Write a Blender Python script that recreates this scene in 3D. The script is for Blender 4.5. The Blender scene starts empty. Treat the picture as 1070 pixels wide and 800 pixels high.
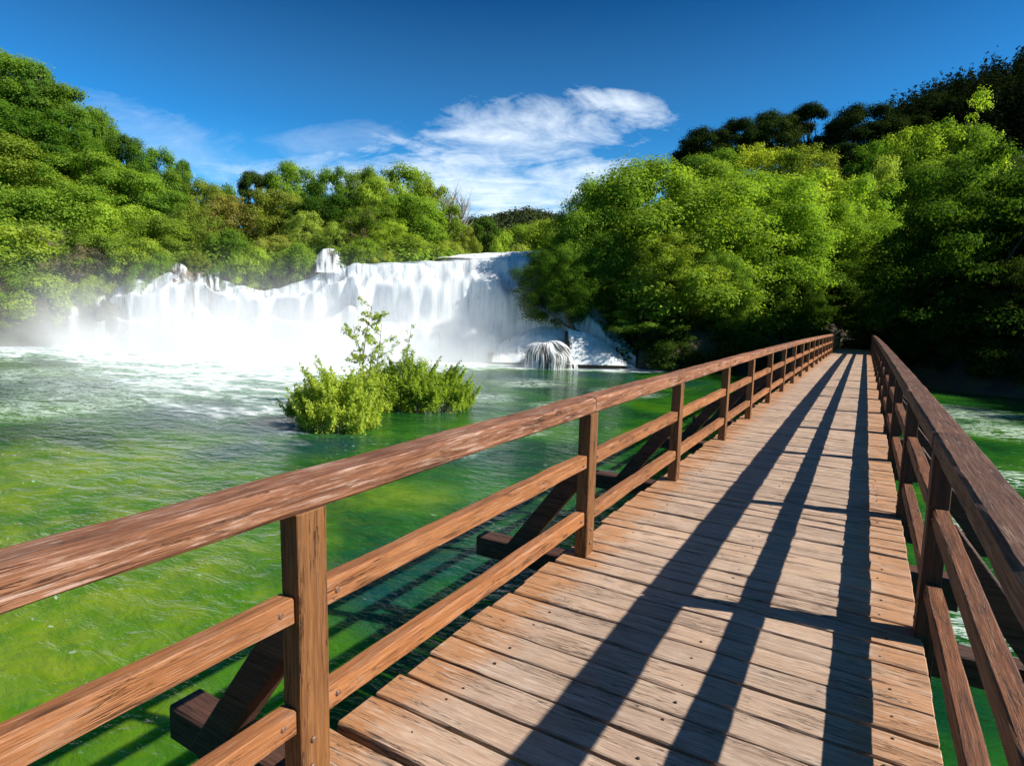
import bpy, math, random
import numpy as np
from mathutils import Vector, Matrix, noise
R_ = math.radians
C = bpy.context.scene.collection
scene = bpy.context.scene

# ------------------------------------------------------------------ camera
F, YAW, PITCH, ROLL, CX, CZ = 628.4717, 0.52767, 0.118672, 0.02404, 1.47573, 1.60032
cy, sy = math.cos(YAW), math.sin(YAW)
fw = Vector((-sy*math.cos(PITCH), cy*math.cos(PITCH), -math.sin(PITCH)))
r0 = Vector((cy, sy, 0)); u0 = r0.cross(fw)
rt = r0*math.cos(ROLL)+u0*math.sin(ROLL); up = -r0*math.sin(ROLL)+u0*math.cos(ROLL)
CAM = Vector((CX, 0, CZ))
cd = bpy.data.cameras.new('camera'); cam = bpy.data.objects.new('camera', cd); C.objects.link(cam)
cam.matrix_world = Matrix(((rt.x, up.x, -fw.x, CX), (rt.y, up.y, -fw.y, 0), (rt.z, up.z, -fw.z, CZ), (0, 0, 0, 1)))
cd.sensor_fit = 'HORIZONTAL'; cd.sensor_width = 36; cd.lens = F/1070*36; cd.clip_end = 5000; cd.clip_start = 0.02
scene.camera = cam

def hp(u, D):                           # level point at depth D in direction u
    X = float(D)*(float(u)-535)/F; D = float(D); return Vector((CX-sy*D+cy*X, cy*D+sy*X, CZ))
def ray(u, v, D):                       # world point at depth D that lies in direction (u, v)
    u, v, D = float(u), float(v), float(D); return CAM + D*(fw + rt*((u-535)/F) - up*((v-400)/F))

# ------------------------------------------------------------------ helpers
def tag(o, label=None, cat=None, group=None, kind=None):
    if label: o['label'] = label
    if cat: o['category'] = cat
    if group: o['group'] = group
    if kind: o['kind'] = kind
    return o
def empty(name, loc=(0, 0, 0)):
    o = bpy.data.objects.new(name, None); C.objects.link(o); o.location = loc; return o
def mesh_np(name, verts, faces, k=4, smooth=False):
    me = bpy.data.meshes.new(name)
    verts = np.asarray(verts, np.float32); faces = np.asarray(faces, np.int32)
    n = len(faces)
    me.vertices.add(len(verts)); me.vertices.foreach_set('co', verts.ravel())
    me.loops.add(n*k); me.loops.foreach_set('vertex_index', faces.ravel())
    me.polygons.add(n); me.polygons.foreach_set('loop_start', np.arange(0, n*k, k, dtype=np.int32))
    if smooth: me.polygons.foreach_set('use_smooth', np.ones(n, bool))
    me.update(calc_edges=True); return me
def link(name, me, mat=None, parent=None, loc=None):
    o = bpy.data.objects.new(name, me); C.objects.link(o)
    if mat and not me.materials: me.materials.append(mat)
    if parent: o.parent = parent
    if loc: o.location = loc
    return o
def set_attr(me, name, arr):
    a = me.attributes.new(name, 'FLOAT', 'POINT'); a.data.foreach_set('value', np.asarray(arr, np.float32))

class NT:
    def __init__(s, name):
        s.m = bpy.data.materials.new(name); s.m.use_nodes = True; s.t = s.m.node_tree; s.t.nodes.clear()
    def n(s, typ, **kw):
        x = s.t.nodes.new(typ)
        for k, v in kw.items():
            if k.startswith('i_'):
                key = k[2:]; key = int(key) if key.isdigit() else key.replace('_', ' ')
                x.inputs[key].default_value = v
            else: setattr(x, k, v)
        return x
    def l(s, a, b): s.t.links.new(a, b)
    def ramp(s, fac, stops, interp='LINEAR'):
        r = s.n('ShaderNodeValToRGB'); e = r.color_ramp.elements; r.color_ramp.interpolation = interp
        while len(e) < len(stops): e.new(0.5)
        for x, (p, c) in zip(e, stops):
            x.position = p; x.color = (c, c, c, 1) if isinstance(c, (int, float)) else (*c, 1)
        if fac is not None: s.l(fac, r.inputs[0])
        return r.outputs[0]
    def mix(s, f, a, b, bt='MIX'):
        x = s.n('ShaderNodeMix', data_type='RGBA', blend_type=bt)
        for sock, v in ((x.inputs[0], f), (x.inputs[6], a), (x.inputs[7], b)):
            if isinstance(v, bpy.types.NodeSocket): s.l(v, sock)
            elif isinstance(v, (int, float)): sock.default_value = v if sock == x.inputs[0] else (v, v, v, 1)
            else: sock.default_value = (*v, 1)
        return x.outputs[2]
    def math(s, op, a, b=None, c=None, clamp=False):
        x = s.n('ShaderNodeMath', operation=op, use_clamp=clamp)
        for i, v in enumerate((a, b, c)):
            if v is None: continue
            if isinstance(v, bpy.types.NodeSocket): s.l(v, x.inputs[i])
            else: x.inputs[i].default_value = v
        return x.outputs[0]
    def noise(s, vec, scale, detail=4, rough=.55, dist=0.0, dims='3D', out=0):
        x = s.n('ShaderNodeTexNoise', noise_dimensions=dims)
        x.inputs['Scale'].default_value = scale; x.inputs['Detail'].default_value = detail
        x.inputs['Roughness'].default_value = rough; x.inputs['Distortion'].default_value = dist
        if vec is not None: s.l(vec, x.inputs['Vector'])
        return x.outputs[out]
    def mapping(s, vec, scale=(1, 1, 1), loc=(0, 0, 0), rot=(0, 0, 0)):
        x = s.n('ShaderNodeMapping'); x.inputs['Scale'].default_value = scale
        x.inputs['Location'].default_value = loc; x.inputs['Rotation'].default_value = rot
        s.l(vec, x.inputs['Vector']); return x.outputs[0]

# ------------------------------------------------------------------ wood
def wood(name, axis, light, mid, dark, grey=None, end_tint=None, crack=.5, worn=0.0, rough=.62):
    t = NT(name); tc = t.n('ShaderNodeTexCoord'); oi = t.n('ShaderNodeObjectInfo')
    co = tc.outputs['Object']
    off = t.n('ShaderNodeCombineXYZ'); t.l(t.math('MULTIPLY', oi.outputs['Random'], 37.), off.inputs[0])
    t.l(t.math('MULTIPLY', oi.outputs['Random'], 91.), off.inputs[1]); t.l(t.math('MULTIPLY', oi.outputs['Random'], 53.), off.inputs[2])
    add = t.n('ShaderNodeVectorMath', operation='ADD'); t.l(co, add.inputs[0]); t.l(off.outputs[0], add.inputs[1]); v = add.outputs[0]
    S = lambda a, b: tuple(a if i == axis else b for i in range(3))
    grain = t.noise(t.mapping(v, S(2.6, 75)), 1, 7, .7, .25)
    broad = t.noise(t.mapping(v, S(1.1, 9)), 1, 3, .5)
    blotch = t.noise(v, 5, 4, .6)
    fine = t.noise(t.mapping(v, S(12, 240)), 1, 3, .6)
    col = t.ramp(t.math('ADD', t.math('MULTIPLY', grain, .75), t.math('MULTIPLY', broad, .25)), [(.32, dark), (.47, mid), (.62, light)])
    col = t.mix(t.math('MULTIPLY', t.ramp(fine, [(.35, 1), (.6, 0)]), .45), col, tuple(c*.45 for c in mid))
    # one board differs a little from the next
    col = t.mix(.55, col, t.mix(1, col, t.ramp(oi.outputs['Random'], [(0, (.72, .72, .74)), (.35, (1.12, 1.05, 1.0)), (.7, (.85, .86, .9)), (1, (1.25, 1.18, 1.1))]), 'MULTIPLY'))
    if end_tint:
        geo = t.n('ShaderNodeSeparateXYZ'); t.l(co, geo.inputs[0])
        nz = t.noise(t.mapping(v, (3, 6, 6)), 1, 4, .6)
        xx = t.math('ADD', geo.outputs[axis], t.math('MULTIPLY', t.math('SUBTRACT', nz, .5), .5))
        mk = t.ramp(t.math('MULTIPLY', t.math('ADD', xx, 1.0), .5), [(.07, 1), (.16, 0), (.84, 0), (.92, .8)])
        col = t.mix(t.math('MULTIPLY', mk, .8), col, t.mix(grain, end_tint[0], end_tint[1]))
    if grey is not None:
        wv = t.noise(t.mapping(v, S(5, 85)), 1, 6, .72, .3)
        zz = t.ramp(t.math('ADD', t.math('MULTIPLY', wv, .8), t.math('MULTIPLY', blotch, .25)), [(.55, 0), (.63, worn)])
        col = t.mix(zz, col, grey)
    ck = t.noise(t.mapping(v, S(1.8, 36)), 1, 5, .6, .8)
    ckm = t.ramp(t.math('ABSOLUTE', t.math('SUBTRACT', ck, .5)), [(.0, 1), (.016, 0)])
    ckm = t.math('MULTIPLY', ckm, t.ramp(t.noise(t.mapping(v, S(1.3, 5)), 1.5, 2), [(.48, 0), (.58, 1)]))
    col = t.mix(t.math('MULTIPLY', ckm, crack), col, (.02, .012, .008))
    vo = t.n('ShaderNodeTexVoronoi', i_Scale=1.0); t.l(t.mapping(v, S(1.7, 9)), vo.inputs['Vector'])
    kn = t.ramp(vo.outputs['Distance'], [(.05, 1), (.11, 0)])
    col = t.mix(t.math('MULTIPLY', kn, .75), col, tuple(c*.35 for c in dark))
    b = t.n('ShaderNodeBsdfPrincipled'); t.l(col, b.inputs['Base Color'])
    t.l(t.ramp(grain, [(.3, rough+.15), (.7, rough-.12)]), b.inputs['Roughness'])
    b.inputs['Specular IOR Level'].default_value = .35
    h = t.math('ADD', t.math('ADD', t.math('MULTIPLY', grain, .6), t.math('MULTIPLY', fine, .3)), t.math('MULTIPLY', ckm, -1.3))
    bp = t.n('ShaderNodeBump', i_Strength=.85, i_Distance=.009); t.l(h, bp.inputs['Height']); t.l(bp.outputs[0], b.inputs['Normal'])
    o = t.n('ShaderNodeOutputMaterial'); t.l(b.outputs[0], o.inputs[0]); return t.m

M_plank = wood('plank_wood', 0, (.52, .39, .285), (.41, .285, .20), (.18, .11, .07), grey=(.54, .44, .36), worn=.55,
               end_tint=((.26, .105, .035), (.50, .22, .07)), crack=.85)
M_hand = wood('handrail_wood', 1, (.38, .165, .075), (.22, .082, .035), (.06, .021, .010), grey=(.50, .35, .27), worn=.5, crack=1.0)
M_handr = wood('shaded_handrail_wood', 1, (.18, .085, .042), (.10, .042, .020), (.03, .013, .007), grey=(.27, .19, .14), worn=.4, crack=1.0)  # right handrail: same wood, the shade of its unlit side put into the colour
M_rail = wood('rail_wood', 1, (.36, .15, .052), (.26, .098, .031), (.12, .04, .013), grey=(.44, .30, .21), worn=.28, crack=.8)
M_railr = wood('shaded_rail_wood', 1, (.22, .085, .030), (.13, .046, .016), (.04, .015, .006), grey=(.25, .15, .09), worn=.35, crack=.9)  # right rails: reddish rail wood darkened, shade of the sun-averted faces painted in
M_postr = wood('shaded_post_wood', 2, (.10, .04, .02), (.065, .024, .012), (.03, .012, .006), crack=.7)  # right posts: red-brown wood, darkened further for the faces out of the sun
M_post = wood('post_wood', 2, (.28, .12, .036), (.19, .075, .022), (.08, .028, .010), grey=(.26, .14, .07), worn=.3, crack=.7)
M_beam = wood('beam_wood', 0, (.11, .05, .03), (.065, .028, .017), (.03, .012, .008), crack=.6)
def simple(name, col, rough=.6, metal=0., bump=0, bscale=20, var=0.0):
    t = NT(name); b = t.n('ShaderNodeBsdfPrincipled'); b.inputs['Roughness'].default_value = rough; b.inputs['Metallic'].default_value = metal
    tc = t.n('ShaderNodeTexCoord'); nz = t.noise(tc.outputs['Object'], bscale, 5, .6)
    t.l(t.mix(nz, tuple(c*(1-var) for c in col), tuple(min(1, c*(1+var)) for c in col)), b.inputs['Base Color'])
    if bump:
        bp = t.n('ShaderNodeBump', i_Strength=.8, i_Distance=bump); t.l(nz, bp.inputs['Height']); t.l(bp.outputs[0], b.inputs['Normal'])
    o = t.n('ShaderNodeOutputMaterial'); t.l(b.outputs[0], o.inputs[0]); return t.m
M_bolt = simple('bolt_metal', (.22, .13, .085), .55, .6, .002, 60, .4)
M_bark = simple('bark', (.10, .072, .052), .9, 0, .03, 6, .5)
M_greybark = simple('grey_bark', (.32, .28, .24), .9, 0, .03, 6, .3)

# a hand-cut timber: chamfered section, lightly wavy edges, built round its own origin
def timber(p0, p1, w, h, seed, nseg=8, cham=.007, jit=.0025, roll=None):
    p0 = Vector(p0); p1 = Vector(p1); d = (p1-p0); L = d.length; d.normalize()
    upv = roll or (Vector((0, 0, 1)) if abs(d.z) < .9 else Vector((0, 1, 0)))
    s = d.cross(upv).normalized(); t = s.cross(d).normalized()
    hw, hh, c = w/2, h/2, cham
    sec = [(-hw+c, -hh), (hw-c, -hh), (hw, -hh+c), (hw, hh-c), (hw-c, hh), (-hw+c, hh), (-hw, hh-c), (-hw, -hh+c)]
    mid = (p0+p1)/2; vs = []; fs = []
    rnd = random.Random(seed)
    ringpos = [0]+[c*.8/L]+[i/nseg for i in range(1, nseg)]+[1-c*.8/L]+[1]
    for ri, a in enumerate(ringpos):
        q = p0+d*(L*a)-mid; sc = 1-(c*.9/hw if ri in (0, len(ringpos)-1) else 0); sc2 = 1-(c*.9/hh if ri in (0, len(ringpos)-1) else 0)
        for k, (x, y) in enumerate(sec):
            nx = noise.noise(Vector((a*L*2.3+seed*7.1, k//2*3.3, seed)))*jit*1.6+rnd.uniform(-jit, jit)*.5
            ny = noise.noise(Vector((a*L*2.3+seed*3.7, k//2*3.3+50, seed)))*jit*1.6+rnd.uniform(-jit, jit)*.5
            vs.append(q+s*(x*sc+nx)+t*(y*sc2+ny))
    n = len(ringpos)
    for i in range(n-1):
        for k in range(8):
            a, b = i*8+k, i*8+(k+1) % 8; fs.append((a, b, b+8, a+8))
    me = bpy.data.meshes.new('timber'); me.from_pydata(vs, [], fs+[tuple(range(7, -1, -1)), tuple((n-1)*8+k for k in range(8))]); me.update()
    return me, mid

# ------------------------------------------------------------------ footbridge
W = 1.816; SAG = 0.0002
def zc(y): return -SAG*max(y, 0)**2
posts_y = [-5.43, -3.21, -0.99, 1.23, 3.56, 5.75, 8.08]+[10.11+2.22*k for k in range(18)]
bridge = empty('footbridge', (0.9, 20, -.3)); O = Vector(bridge.location)
tag(bridge, 'long weathered brown timber footbridge with plank deck and three-rail parapets crossing the green river', 'footbridge')
def bpart(name, me_mid, mat, parent=bridge, kind=None, pl=None):
    me, mid = me_mid; o = link(name, me, mat, parent)
    o.location = mid-(O if parent is bridge else pl); 
    if kind: o['kind'] = kind
    return o
rnd = random.Random(5)
def bolt_mesh():
    vs, fs = [], []; n = 8
    for (r, x) in ((.011, 0), (.011, .004), (.008, .008)):
        for i in range(n): a = i*2*math.pi/n; vs.append((x, r*math.cos(a), r*math.sin(a)))
    for j in range(2):
        for i in range(n): fs.append((j*n+i, j*n+(i+1) % n, (j+1)*n+(i+1) % n, (j+1)*n+i))
    fs.append(tuple(range(2*n, 3*n))); me = bpy.data.meshes.new('bolt'); me.from_pydata(vs, [], fs); me.materials.append(M_bolt); return me
BOLT = bolt_mesh()
def bolt(parent, pmid, at, side):
    o = link('bolt', BOLT, None, parent); o.location = Vector(at)-Vector(pmid); o.rotation_euler = (0, 0, 0 if side < 0 else math.pi)
def nail_mesh():
    vs, fs = [], []; n = 8
    for (q, zz) in ((.0065, -.004), (.0065, .001), (.003, .0025)):
        for i in range(n): a = i*2*math.pi/n; vs.append((q*math.cos(a), q*math.sin(a), zz))
    for j in range(2):
        for i in range(n): fs.append((j*n+i, j*n+(i+1) % n, (j+1)*n+(i+1) % n, (j+1)*n+i))
    fs.append(tuple(range(2*n, 3*n))); me = bpy.data.meshes.new('nail'); me.from_pydata(vs, [], fs); me.materials.append(simple('nail_iron', (.03, .02, .016), .6, .5)); return me
NAIL = nail_mesh()
# planks
starts = [1.525, 1.749, 1.922, 2.11, 2.291, 2.461, 2.662, 2.862, 3.02, 3.21]
ys = list(starts)
y = starts[0]
pre = []
while y > -6.2: y -= rnd.uniform(.17, .215); pre.append(y)
ys = pre[::-1]+ys
y = ys[-1]
while y < 48.0: y += rnd.choice([.13, .145, .16, .18, .2, .21])*rnd.uniform(.97, 1.03); ys.append(y)
ys = [q for q in ys if q > -6.2]
visible = [i for i in range(len(ys)-1) if ys[i+1] > .5]
own = set(visible[:97])
stuff_v, stuff_f = [], []
for i in range(len(ys)-1):
    a, b = ys[i], ys[i+1]; gap = rnd.choice([.011, .016, .022, .027]); wd = b-a-gap; yc = (a+b)/2; z = zc(yc)
    skew = rnd.uniform(-.004, .004); x0 = -.17+rnd.uniform(-.018, .018); x1 = 1.85+rnd.uniform(-.004, .004)
    dz = rnd.uniform(-.005, .005)
    me, mid = timber((x0, yc-skew, z-.0225+dz), (x1, yc+skew, z-.0225+dz*.3), wd, .045, i, 24, .006, .0034, Vector((0, rnd.uniform(-.012, .012), 1)))
    if i in own:
        po = bpart('plank', (me, mid), M_plank)
        if yc < 7.5 and wd > .12:
            for xn in (.12, .9, 1.68):
                nl = link('nail', NAIL, None, po); nl.location = Vector((xn+rnd.uniform(-.02, .02), yc+rnd.uniform(-.3, .3)*wd, z+.0005+dz))-mid
    else:
        base = len(stuff_v); stuff_v += [v.co+mid-Vector((.85, 0, 0)) for v in me.vertices]
        stuff_f += [tuple(base+k for k in p.vertices) for p in me.polygons]; bpy.data.meshes.remove(me)
me = bpy.data.meshes.new('plank'); me.from_pydata([v-Vector((0, 20, 0)) for v in stuff_v], [], stuff_f)
bpart('plank', (me, Vector((.85, 20, 0))), M_plank, kind='stuff')

def rail_seg(name, xc, w, ya, yb, z0, z1, seed, side, bolts=True):
    za, zb = zc(ya), zc(yb); zm = (z0+z1)/2
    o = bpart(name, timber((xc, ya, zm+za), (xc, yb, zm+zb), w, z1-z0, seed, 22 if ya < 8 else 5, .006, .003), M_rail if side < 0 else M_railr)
    if bolts and ya < 16:
        mid = (Vector((xc, ya, zm+za))+Vector((xc, yb, zm+zb)))/2
        for yy in (ya+.055, yb-.055):
            bolt(o, mid, (xc-side*(w/2-.001)*1, yy, zm+zc(yy)+rnd.uniform(-.012, .012)), 1 if side > 0 else -1)
sd = 100
PW, PD = .088, .118
for side in (-1, 1):
    xi = 0 if side < 0 else W
    for i, yp in enumerate(posts_y):
        sd += 1; z = zc(yp); px = xi+side*PW/2; yc = yp+PD/2
        h = .958
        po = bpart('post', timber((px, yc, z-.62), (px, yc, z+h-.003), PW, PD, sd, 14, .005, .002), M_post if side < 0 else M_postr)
        # timber() turns width along y for upright members
        if yp < 14:
            mid = (Vector((px, yc, z-.62))+Vector((px, yc, z+h-.003)))/2
            for zz in (.175, .08): bolt(po, mid, (xi-side*.001, yc+rnd.uniform(-.01, .01)-.01, z+zz), 1 if side > 0 else -1)
        # brace and outrigger beam on the outer side
        yb = yp+PD/2
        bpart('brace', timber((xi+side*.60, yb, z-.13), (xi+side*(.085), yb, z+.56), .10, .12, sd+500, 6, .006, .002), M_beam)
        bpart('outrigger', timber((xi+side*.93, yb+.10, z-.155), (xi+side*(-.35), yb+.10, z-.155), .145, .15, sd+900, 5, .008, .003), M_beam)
        if i+1 < len(posts_y):
            yn = posts_y[i+1]; xc = xi+side*(.02+.033); ya = yp+PD+.002 if True else yp
            rail_seg('mid_rail', xc, .066, yp+PD+.002, yn-.002, .595, .682, sd+1300, side)
            rail_seg('lower_rail', xc, .066, yp+PD+.002, yn-.002, .212, .300, sd+1700, side)
    # handrail in two-bay lengths
    cuts = [posts_y[0]-.2]+[posts_y[k]+PD/2 for k in range(2, len(posts_y), 2)]
    if cuts[-1] < posts_y[-1]: cuts.append(posts_y[-1]+.2)
    xc = xi+side*(-.004+.142)/2
    for a, b in zip(cuts[:-1], cuts[1:]):
        sd += 1
        za, zb = zc(a), zc(b)
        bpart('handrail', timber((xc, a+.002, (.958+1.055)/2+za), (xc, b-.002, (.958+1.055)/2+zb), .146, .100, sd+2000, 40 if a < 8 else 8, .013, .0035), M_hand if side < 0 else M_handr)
for k, xb in enumerate((.12, .9, 1.68)):
    for a, b in ((-6.1, 8), (8.01, 20), (20.01, 32), (32.01, 47.9)):
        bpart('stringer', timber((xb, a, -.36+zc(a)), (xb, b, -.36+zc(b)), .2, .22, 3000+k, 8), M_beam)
for yp in posts_y[1::4]:
    for xb in (.1, 1.72):
        bpart('pile', timber((xb, yp+.19, -4.5), (xb, yp+.19, zc(yp)-.48), .26, .26, int(yp*10)+4000, 6, .05), M_beam)
    bpart('pile_cap', timber((-.5, yp+.19, -.6+zc(yp)), (2.3, yp+.19, -.6+zc(yp)), .25, .24, int(yp*10)+5000, 6), M_beam)

# ------------------------------------------------------------------ terrain
ZW = -2.0
base_cols = [
 (-1100, [(30, -5), (36, -2.4), (40, 1), (56, 10), (80, 20), (140, 30), (450, 30)]),
 (-300, [(38, -5), (44, -2.4), (47, 1.5), (58, 13), (74, 27), (95, 33), (450, 32)]),
 (0,   [(40, -5), (46.5, -2.4), (49, 1.5), (58, 9.5), (74, 22.5), (95, 27), (450, 26)]),
 (100, [(40, -5), (47.6, -2.4), (51, 2.5), (60, 8), (74, 16.5), (95, 19), (450, 22)]),
 (200, [(40, -5), (46.5, -2.4), (51, 4), (58, 5.4), (64, 7), (76, 10), (95, 11), (450, 16)]),
 (270, [(40, -5), (45, -2.4), (49, 4.2), (55, 5.2), (70, 8.2), (90, 10), (450, 14)]),
 (340, [(40, -5), (44, -2.4), (48.5, 4.6), (55, 5.2), (66, 8), (90, 9), (450, 12)]),
 (430, [(40, -5), (43, -2.4), (47.5, 5.0), (52, 5.4), (60, 7), (70, 8), (90, 8), (200, 10), (450, 20)]),
 (470, [(40, -5), (42.7, -2.4), (47.5, 5.2), (56, 5.6), (62, 6.2), (90, 6), (140, 8), (250, 24), (330, 46), (450, 50)]),
 (500, [(40, -5), (42.5, -2.4), (47, 5.0), (52, 4.9), (120, 4.9), (140, 7), (250, 27), (330, 48), (450, 50)]),
 (550, [(40, -5), (42, -2.4), (47, 5.0), (52, 4.9), (120, 4.9), (140, 7), (250, 30), (330, 54), (450, 55)]),
 (600, [(38, -5), (41, -2.4), (46, 4.0), (52, 4.9), (120, 5), (140, 7), (250, 28), (330, 48), (450, 50)]),
 (640, [(37, -5), (39.8, -2.4), (43, 1), (52, 5), (72, 8), (120, 14), (330, 40), (450, 45)]),
 (700, [(35, -5), (38.5, -2.4), (41, .3), (50, 3.5), (78, 16), (110, 24), (300, 40), (450, 45)]),
 (800, [(34, -5), (38, -2.4), (41, .0), (50, 3.), (80, 18), (110, 27), (300, 45), (450, 50)]),
 (895, [(34, -5), (38.5, -2.4), (40.5, -.7), (46, -.62), (54, 3), (80, 17), (130, 38), (300, 60), (450, 60)]),
 (1000, [(26, -5), (30.5, -2.4), (34, .3), (48, 5), (80, 21), (130, 47), (200, 60), (450, 60)]),
 (1070, [(24, -5), (28.5, -2.4), (32, .4), (48, 7), (80, 24), (130, 52), (200, 64), (450, 64)]),
 (1400, [(22, -5), (26, -2.4), (30, .4), (48, 6), (80, 20), (130, 30), (200, 34), (450, 34)]),
 (2600, [(24, -5), (27, -2.4), (31, .0), (60, 4), (120, 10), (450, 20)]),
]
TH = np.array([math.atan((c[0]-535)/F) for c in base_cols])
NRHO = np.concatenate([np.linspace(5, 40, 36), np.linspace(40.4, 60, 50), np.linspace(61, 110, 50), np.linspace(114, 450, 60)])
prof = np.array([np.interp(NRHO, [d/math.cos(t) if abs(c[0]-535) < 1200 else d*1.4 for d, z in c[1]], [z for d, z in c[1]]) for c, t in zip(base_cols, TH)])
fall_u = [55, 70, 100, 130, 165, 200, 240, 270, 300, 340, 370, 400, 450, 500, 540, 570, 600, 640, 665]
fall_v = [340, 322, 315, 297, 289, 284, 296, 305, 300, 285, 278, 276, 274, 271, 270, 276, 300, 345, 368]
foot_D = [47.8, 47.7, 47.6, 47.2, 46.7, 46.1, 45.6, 45.2, 44.8, 44.2, 43.8, 43.5, 43.0, 42.6, 42.2, 41.6, 41, 40.2, 39.8]
lip_D = [d+x for d, x in zip(foot_D, [1.8, 2.0, 2.4, 3.2, 4, 4.4, 4.0, 3.6, 3.8, 4.6, 4.8, 4.8, 5, 5, 5, 5, 4.6, 3.2, 1.8])]
lip_z = [ray(u, v, d).z for u, v, d in zip(fall_u, fall_v, lip_D)]
def fbm(x, y, s=1.0): return noise.fractal(Vector((x*s, y*s, 3.3)), 1.0, 2.0, 4)
def hor(x, y):
    dx, dy = x-CX, y; D = -sy*dx+cy*dy; X = cy*dx+sy*dy
    return math.atan2(X, D), math.hypot(dx, dy), D, X
def ground(x, y, rough=True):
    th, rho, D, X = hor(x, y)
    a = np.interp(th, TH, np.arange(len(TH))); i = int(min(max(a, 0), len(TH)-1.001)); f = a-i
    z = float(np.interp(rho, NRHO, prof[i])*(1-f)+np.interp(rho, NRHO, prof[min(i+1, len(TH)-1)])*f)
    if abs(th) > 1.28:                        # away from the view: the river runs on, low banks
        g = min(1, (abs(th)-1.28)/.4); zb = -5+min(8, max(0, (rho-45)*.5)); z = z*(1-g)+zb*g
    if y < -7 and abs(x) < 300: z = max(z, min(-.5, -5+(-7-y)*1.5+0) if -y < 40 else .5)
    u = 535+F*X/max(D, .1) if D > 1 else -9e9
    if rough: z += fbm(x, y, .12)*(.5 if rho < 60 else 1.6)*(0 if rho < 36 else 1)
    if fall_u[0] <= u <= fall_u[-1]:
        Df = float(np.interp(u, fall_u, foot_D)); Dl = float(np.interp(u, fall_u, lip_D)); zl = float(np.interp(u, fall_u, lip_z))
        if D < Dl+6:
            if D < Df-1: zf = -5
            elif D < Dl+.4: zf = -2.6+(zl-.35+2.6)*(max(0, D-Df-.9)/(Dl-.5-Df))**.9 if D > Df else -2.6
            else: zf = zl-.35
            w = min(1, max(0, (D-Dl-.5)/5.)); z = zf*(1-w)+z*w
    if abs(x-.9) < 2.5 and 43 < y < 53: z = min(z, -.62-.0002*y*0)
    return z
NA, th0, th1 = 420, -math.pi, math.pi
angs = np.concatenate([np.linspace(-math.pi, -.95, 60, endpoint=False), np.linspace(-.95, .95, 330, endpoint=False), np.linspace(.95, math.pi, 60, endpoint=False)])
rhos = np.concatenate([[0.01, 4, 10, 18, 25], np.linspace(29, 62, 85), np.linspace(63, 140, 60), np.geomspace(146, 460, 24), [700, 1400, 3500]])
V = []
for r in rhos:
    for a in angs:
        X, D = r*math.sin(a), r*math.cos(a); x = CX+cy*X-sy*D; yv = sy*X+cy*D
        V.append((x, yv, ground(x, yv) if r < 500 else (ground(CX+(x-CX)*450/r, yv*450/r)-(r-450)*.012)))
n, m = len(rhos), len(angs); idx = np.arange(n*m).reshape(n, m)
Fq = np.stack([idx[:-1, :], np.roll(idx, -1, 1)[:-1, :], np.roll(idx, -1, 1)[1:, :], idx[1:, :]], -1).reshape(-1, 4)
me = mesh_np('terrain', V, Fq, 4, True)
t = NT('ground_soil'); tc = t.n('ShaderNodeTexCoord'); nz = t.noise(tc.outputs['Object'], .8, 6, .65); nz2 = t.noise(tc.outputs['Object'], .12, 3)
col = t.ramp(nz, [(.3, (.035, .028, .018)), (.5, (.07, .055, .035)), (.62, (.06, .075, .025)), (.8, (.14, .12, .09))])
b = t.n('ShaderNodeBsdfPrincipled', i_Roughness=.95); t.l(col, b.inputs['Base Color'])
bp = t.n('ShaderNodeBump', i_Strength=1, i_Distance=.25); t.l(nz, bp.inputs['Height']); t.l(bp.outputs[0], b.inputs['Normal'])
o_ = t.n('ShaderNodeOutputMaterial'); t.l(b.outputs[0], o_.inputs[0]); M_soil = t.m
tag(link('terrain', me, M_soil), kind='structure')

# ------------------------------------------------------------------ water
def unproj(u, v, z=ZW):
    d = fw+rt*((u-535)/F)-up*((v-400)/F); return CAM+d*((z-CZ)/d.z)
def wgrid(x0, x1, y0, y1, nx, ny):
    xs = np.linspace(x0, x1, nx); yy = np.linspace(y0, y1, ny); Xg, Yg = np.meshgrid(xs, yy)
    idx = np.arange(nx*ny).reshape(ny, nx)
    Fq = np.stack([idx[:-1, :-1], idx[:-1, 1:], idx[1:, 1:], idx[1:, :-1]], -1).reshape(-1, 4)
    return Xg.ravel(), Yg.ravel(), Fq
Xg, Yg, Fq = wgrid(-150, 110, -60, 80, 521, 281)
dX, dY = Xg-CX, Yg; Dg = -sy*dX+cy*dY; Ug = np.where(Dg > 1, 535+F*(cy*dX+sy*dY)/np.maximum(Dg, 1), 9e9)
Df = np.interp(Ug, fall_u, foot_D); dist = Df-Dg
side = np.clip((Ug-30)/60, 0, 1)*np.clip((680-Ug)/50, 0, 1)
reach = np.interp(Ug, [-100, 60, 150, 300, 380, 450, 520, 600, 680], [11, 15, 27, 28, 20, 11, 5, 4, 2.5])
foam = np.clip(1.18-dist/reach, 0, 1.08)*(Dg > 1)*np.where(Ug < 60, .75, 1)*(Ug > -350)*(Ug < 700)
def blob(pts, sx, sy_=None, val=1.0):
    out = np.zeros_like(Xg)
    for (u, v, s) in pts:
        p = unproj(u, v); rr = s
        out = np.maximum(out, np.exp(-((Xg-p.x)**2+(Yg-p.y)**2)/(rr*rr)))
    return out
weed = blob([(20, 540, 5), (150, 480, 4), (80, 620, 3), (20, 720, 3), (240, 640, 1.8), (120, 560, 3.5), (250, 560, 2), (420, 520, 1.5), (60, 500, 5)], 1)
deep = blob([(290, 445, 2.4), (250, 470, 1.6), (40, 405, 6), (200, 430, 3), (540, 393, 3), (330, 465, 1.5), (470, 480, 1.0), (440, 590, 1.3), (410, 620, 1.0), (700, 400, 2.5), (620, 392, 3)], 1)  # deep water; the dark spots beside the bridge also paint its shadow
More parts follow.
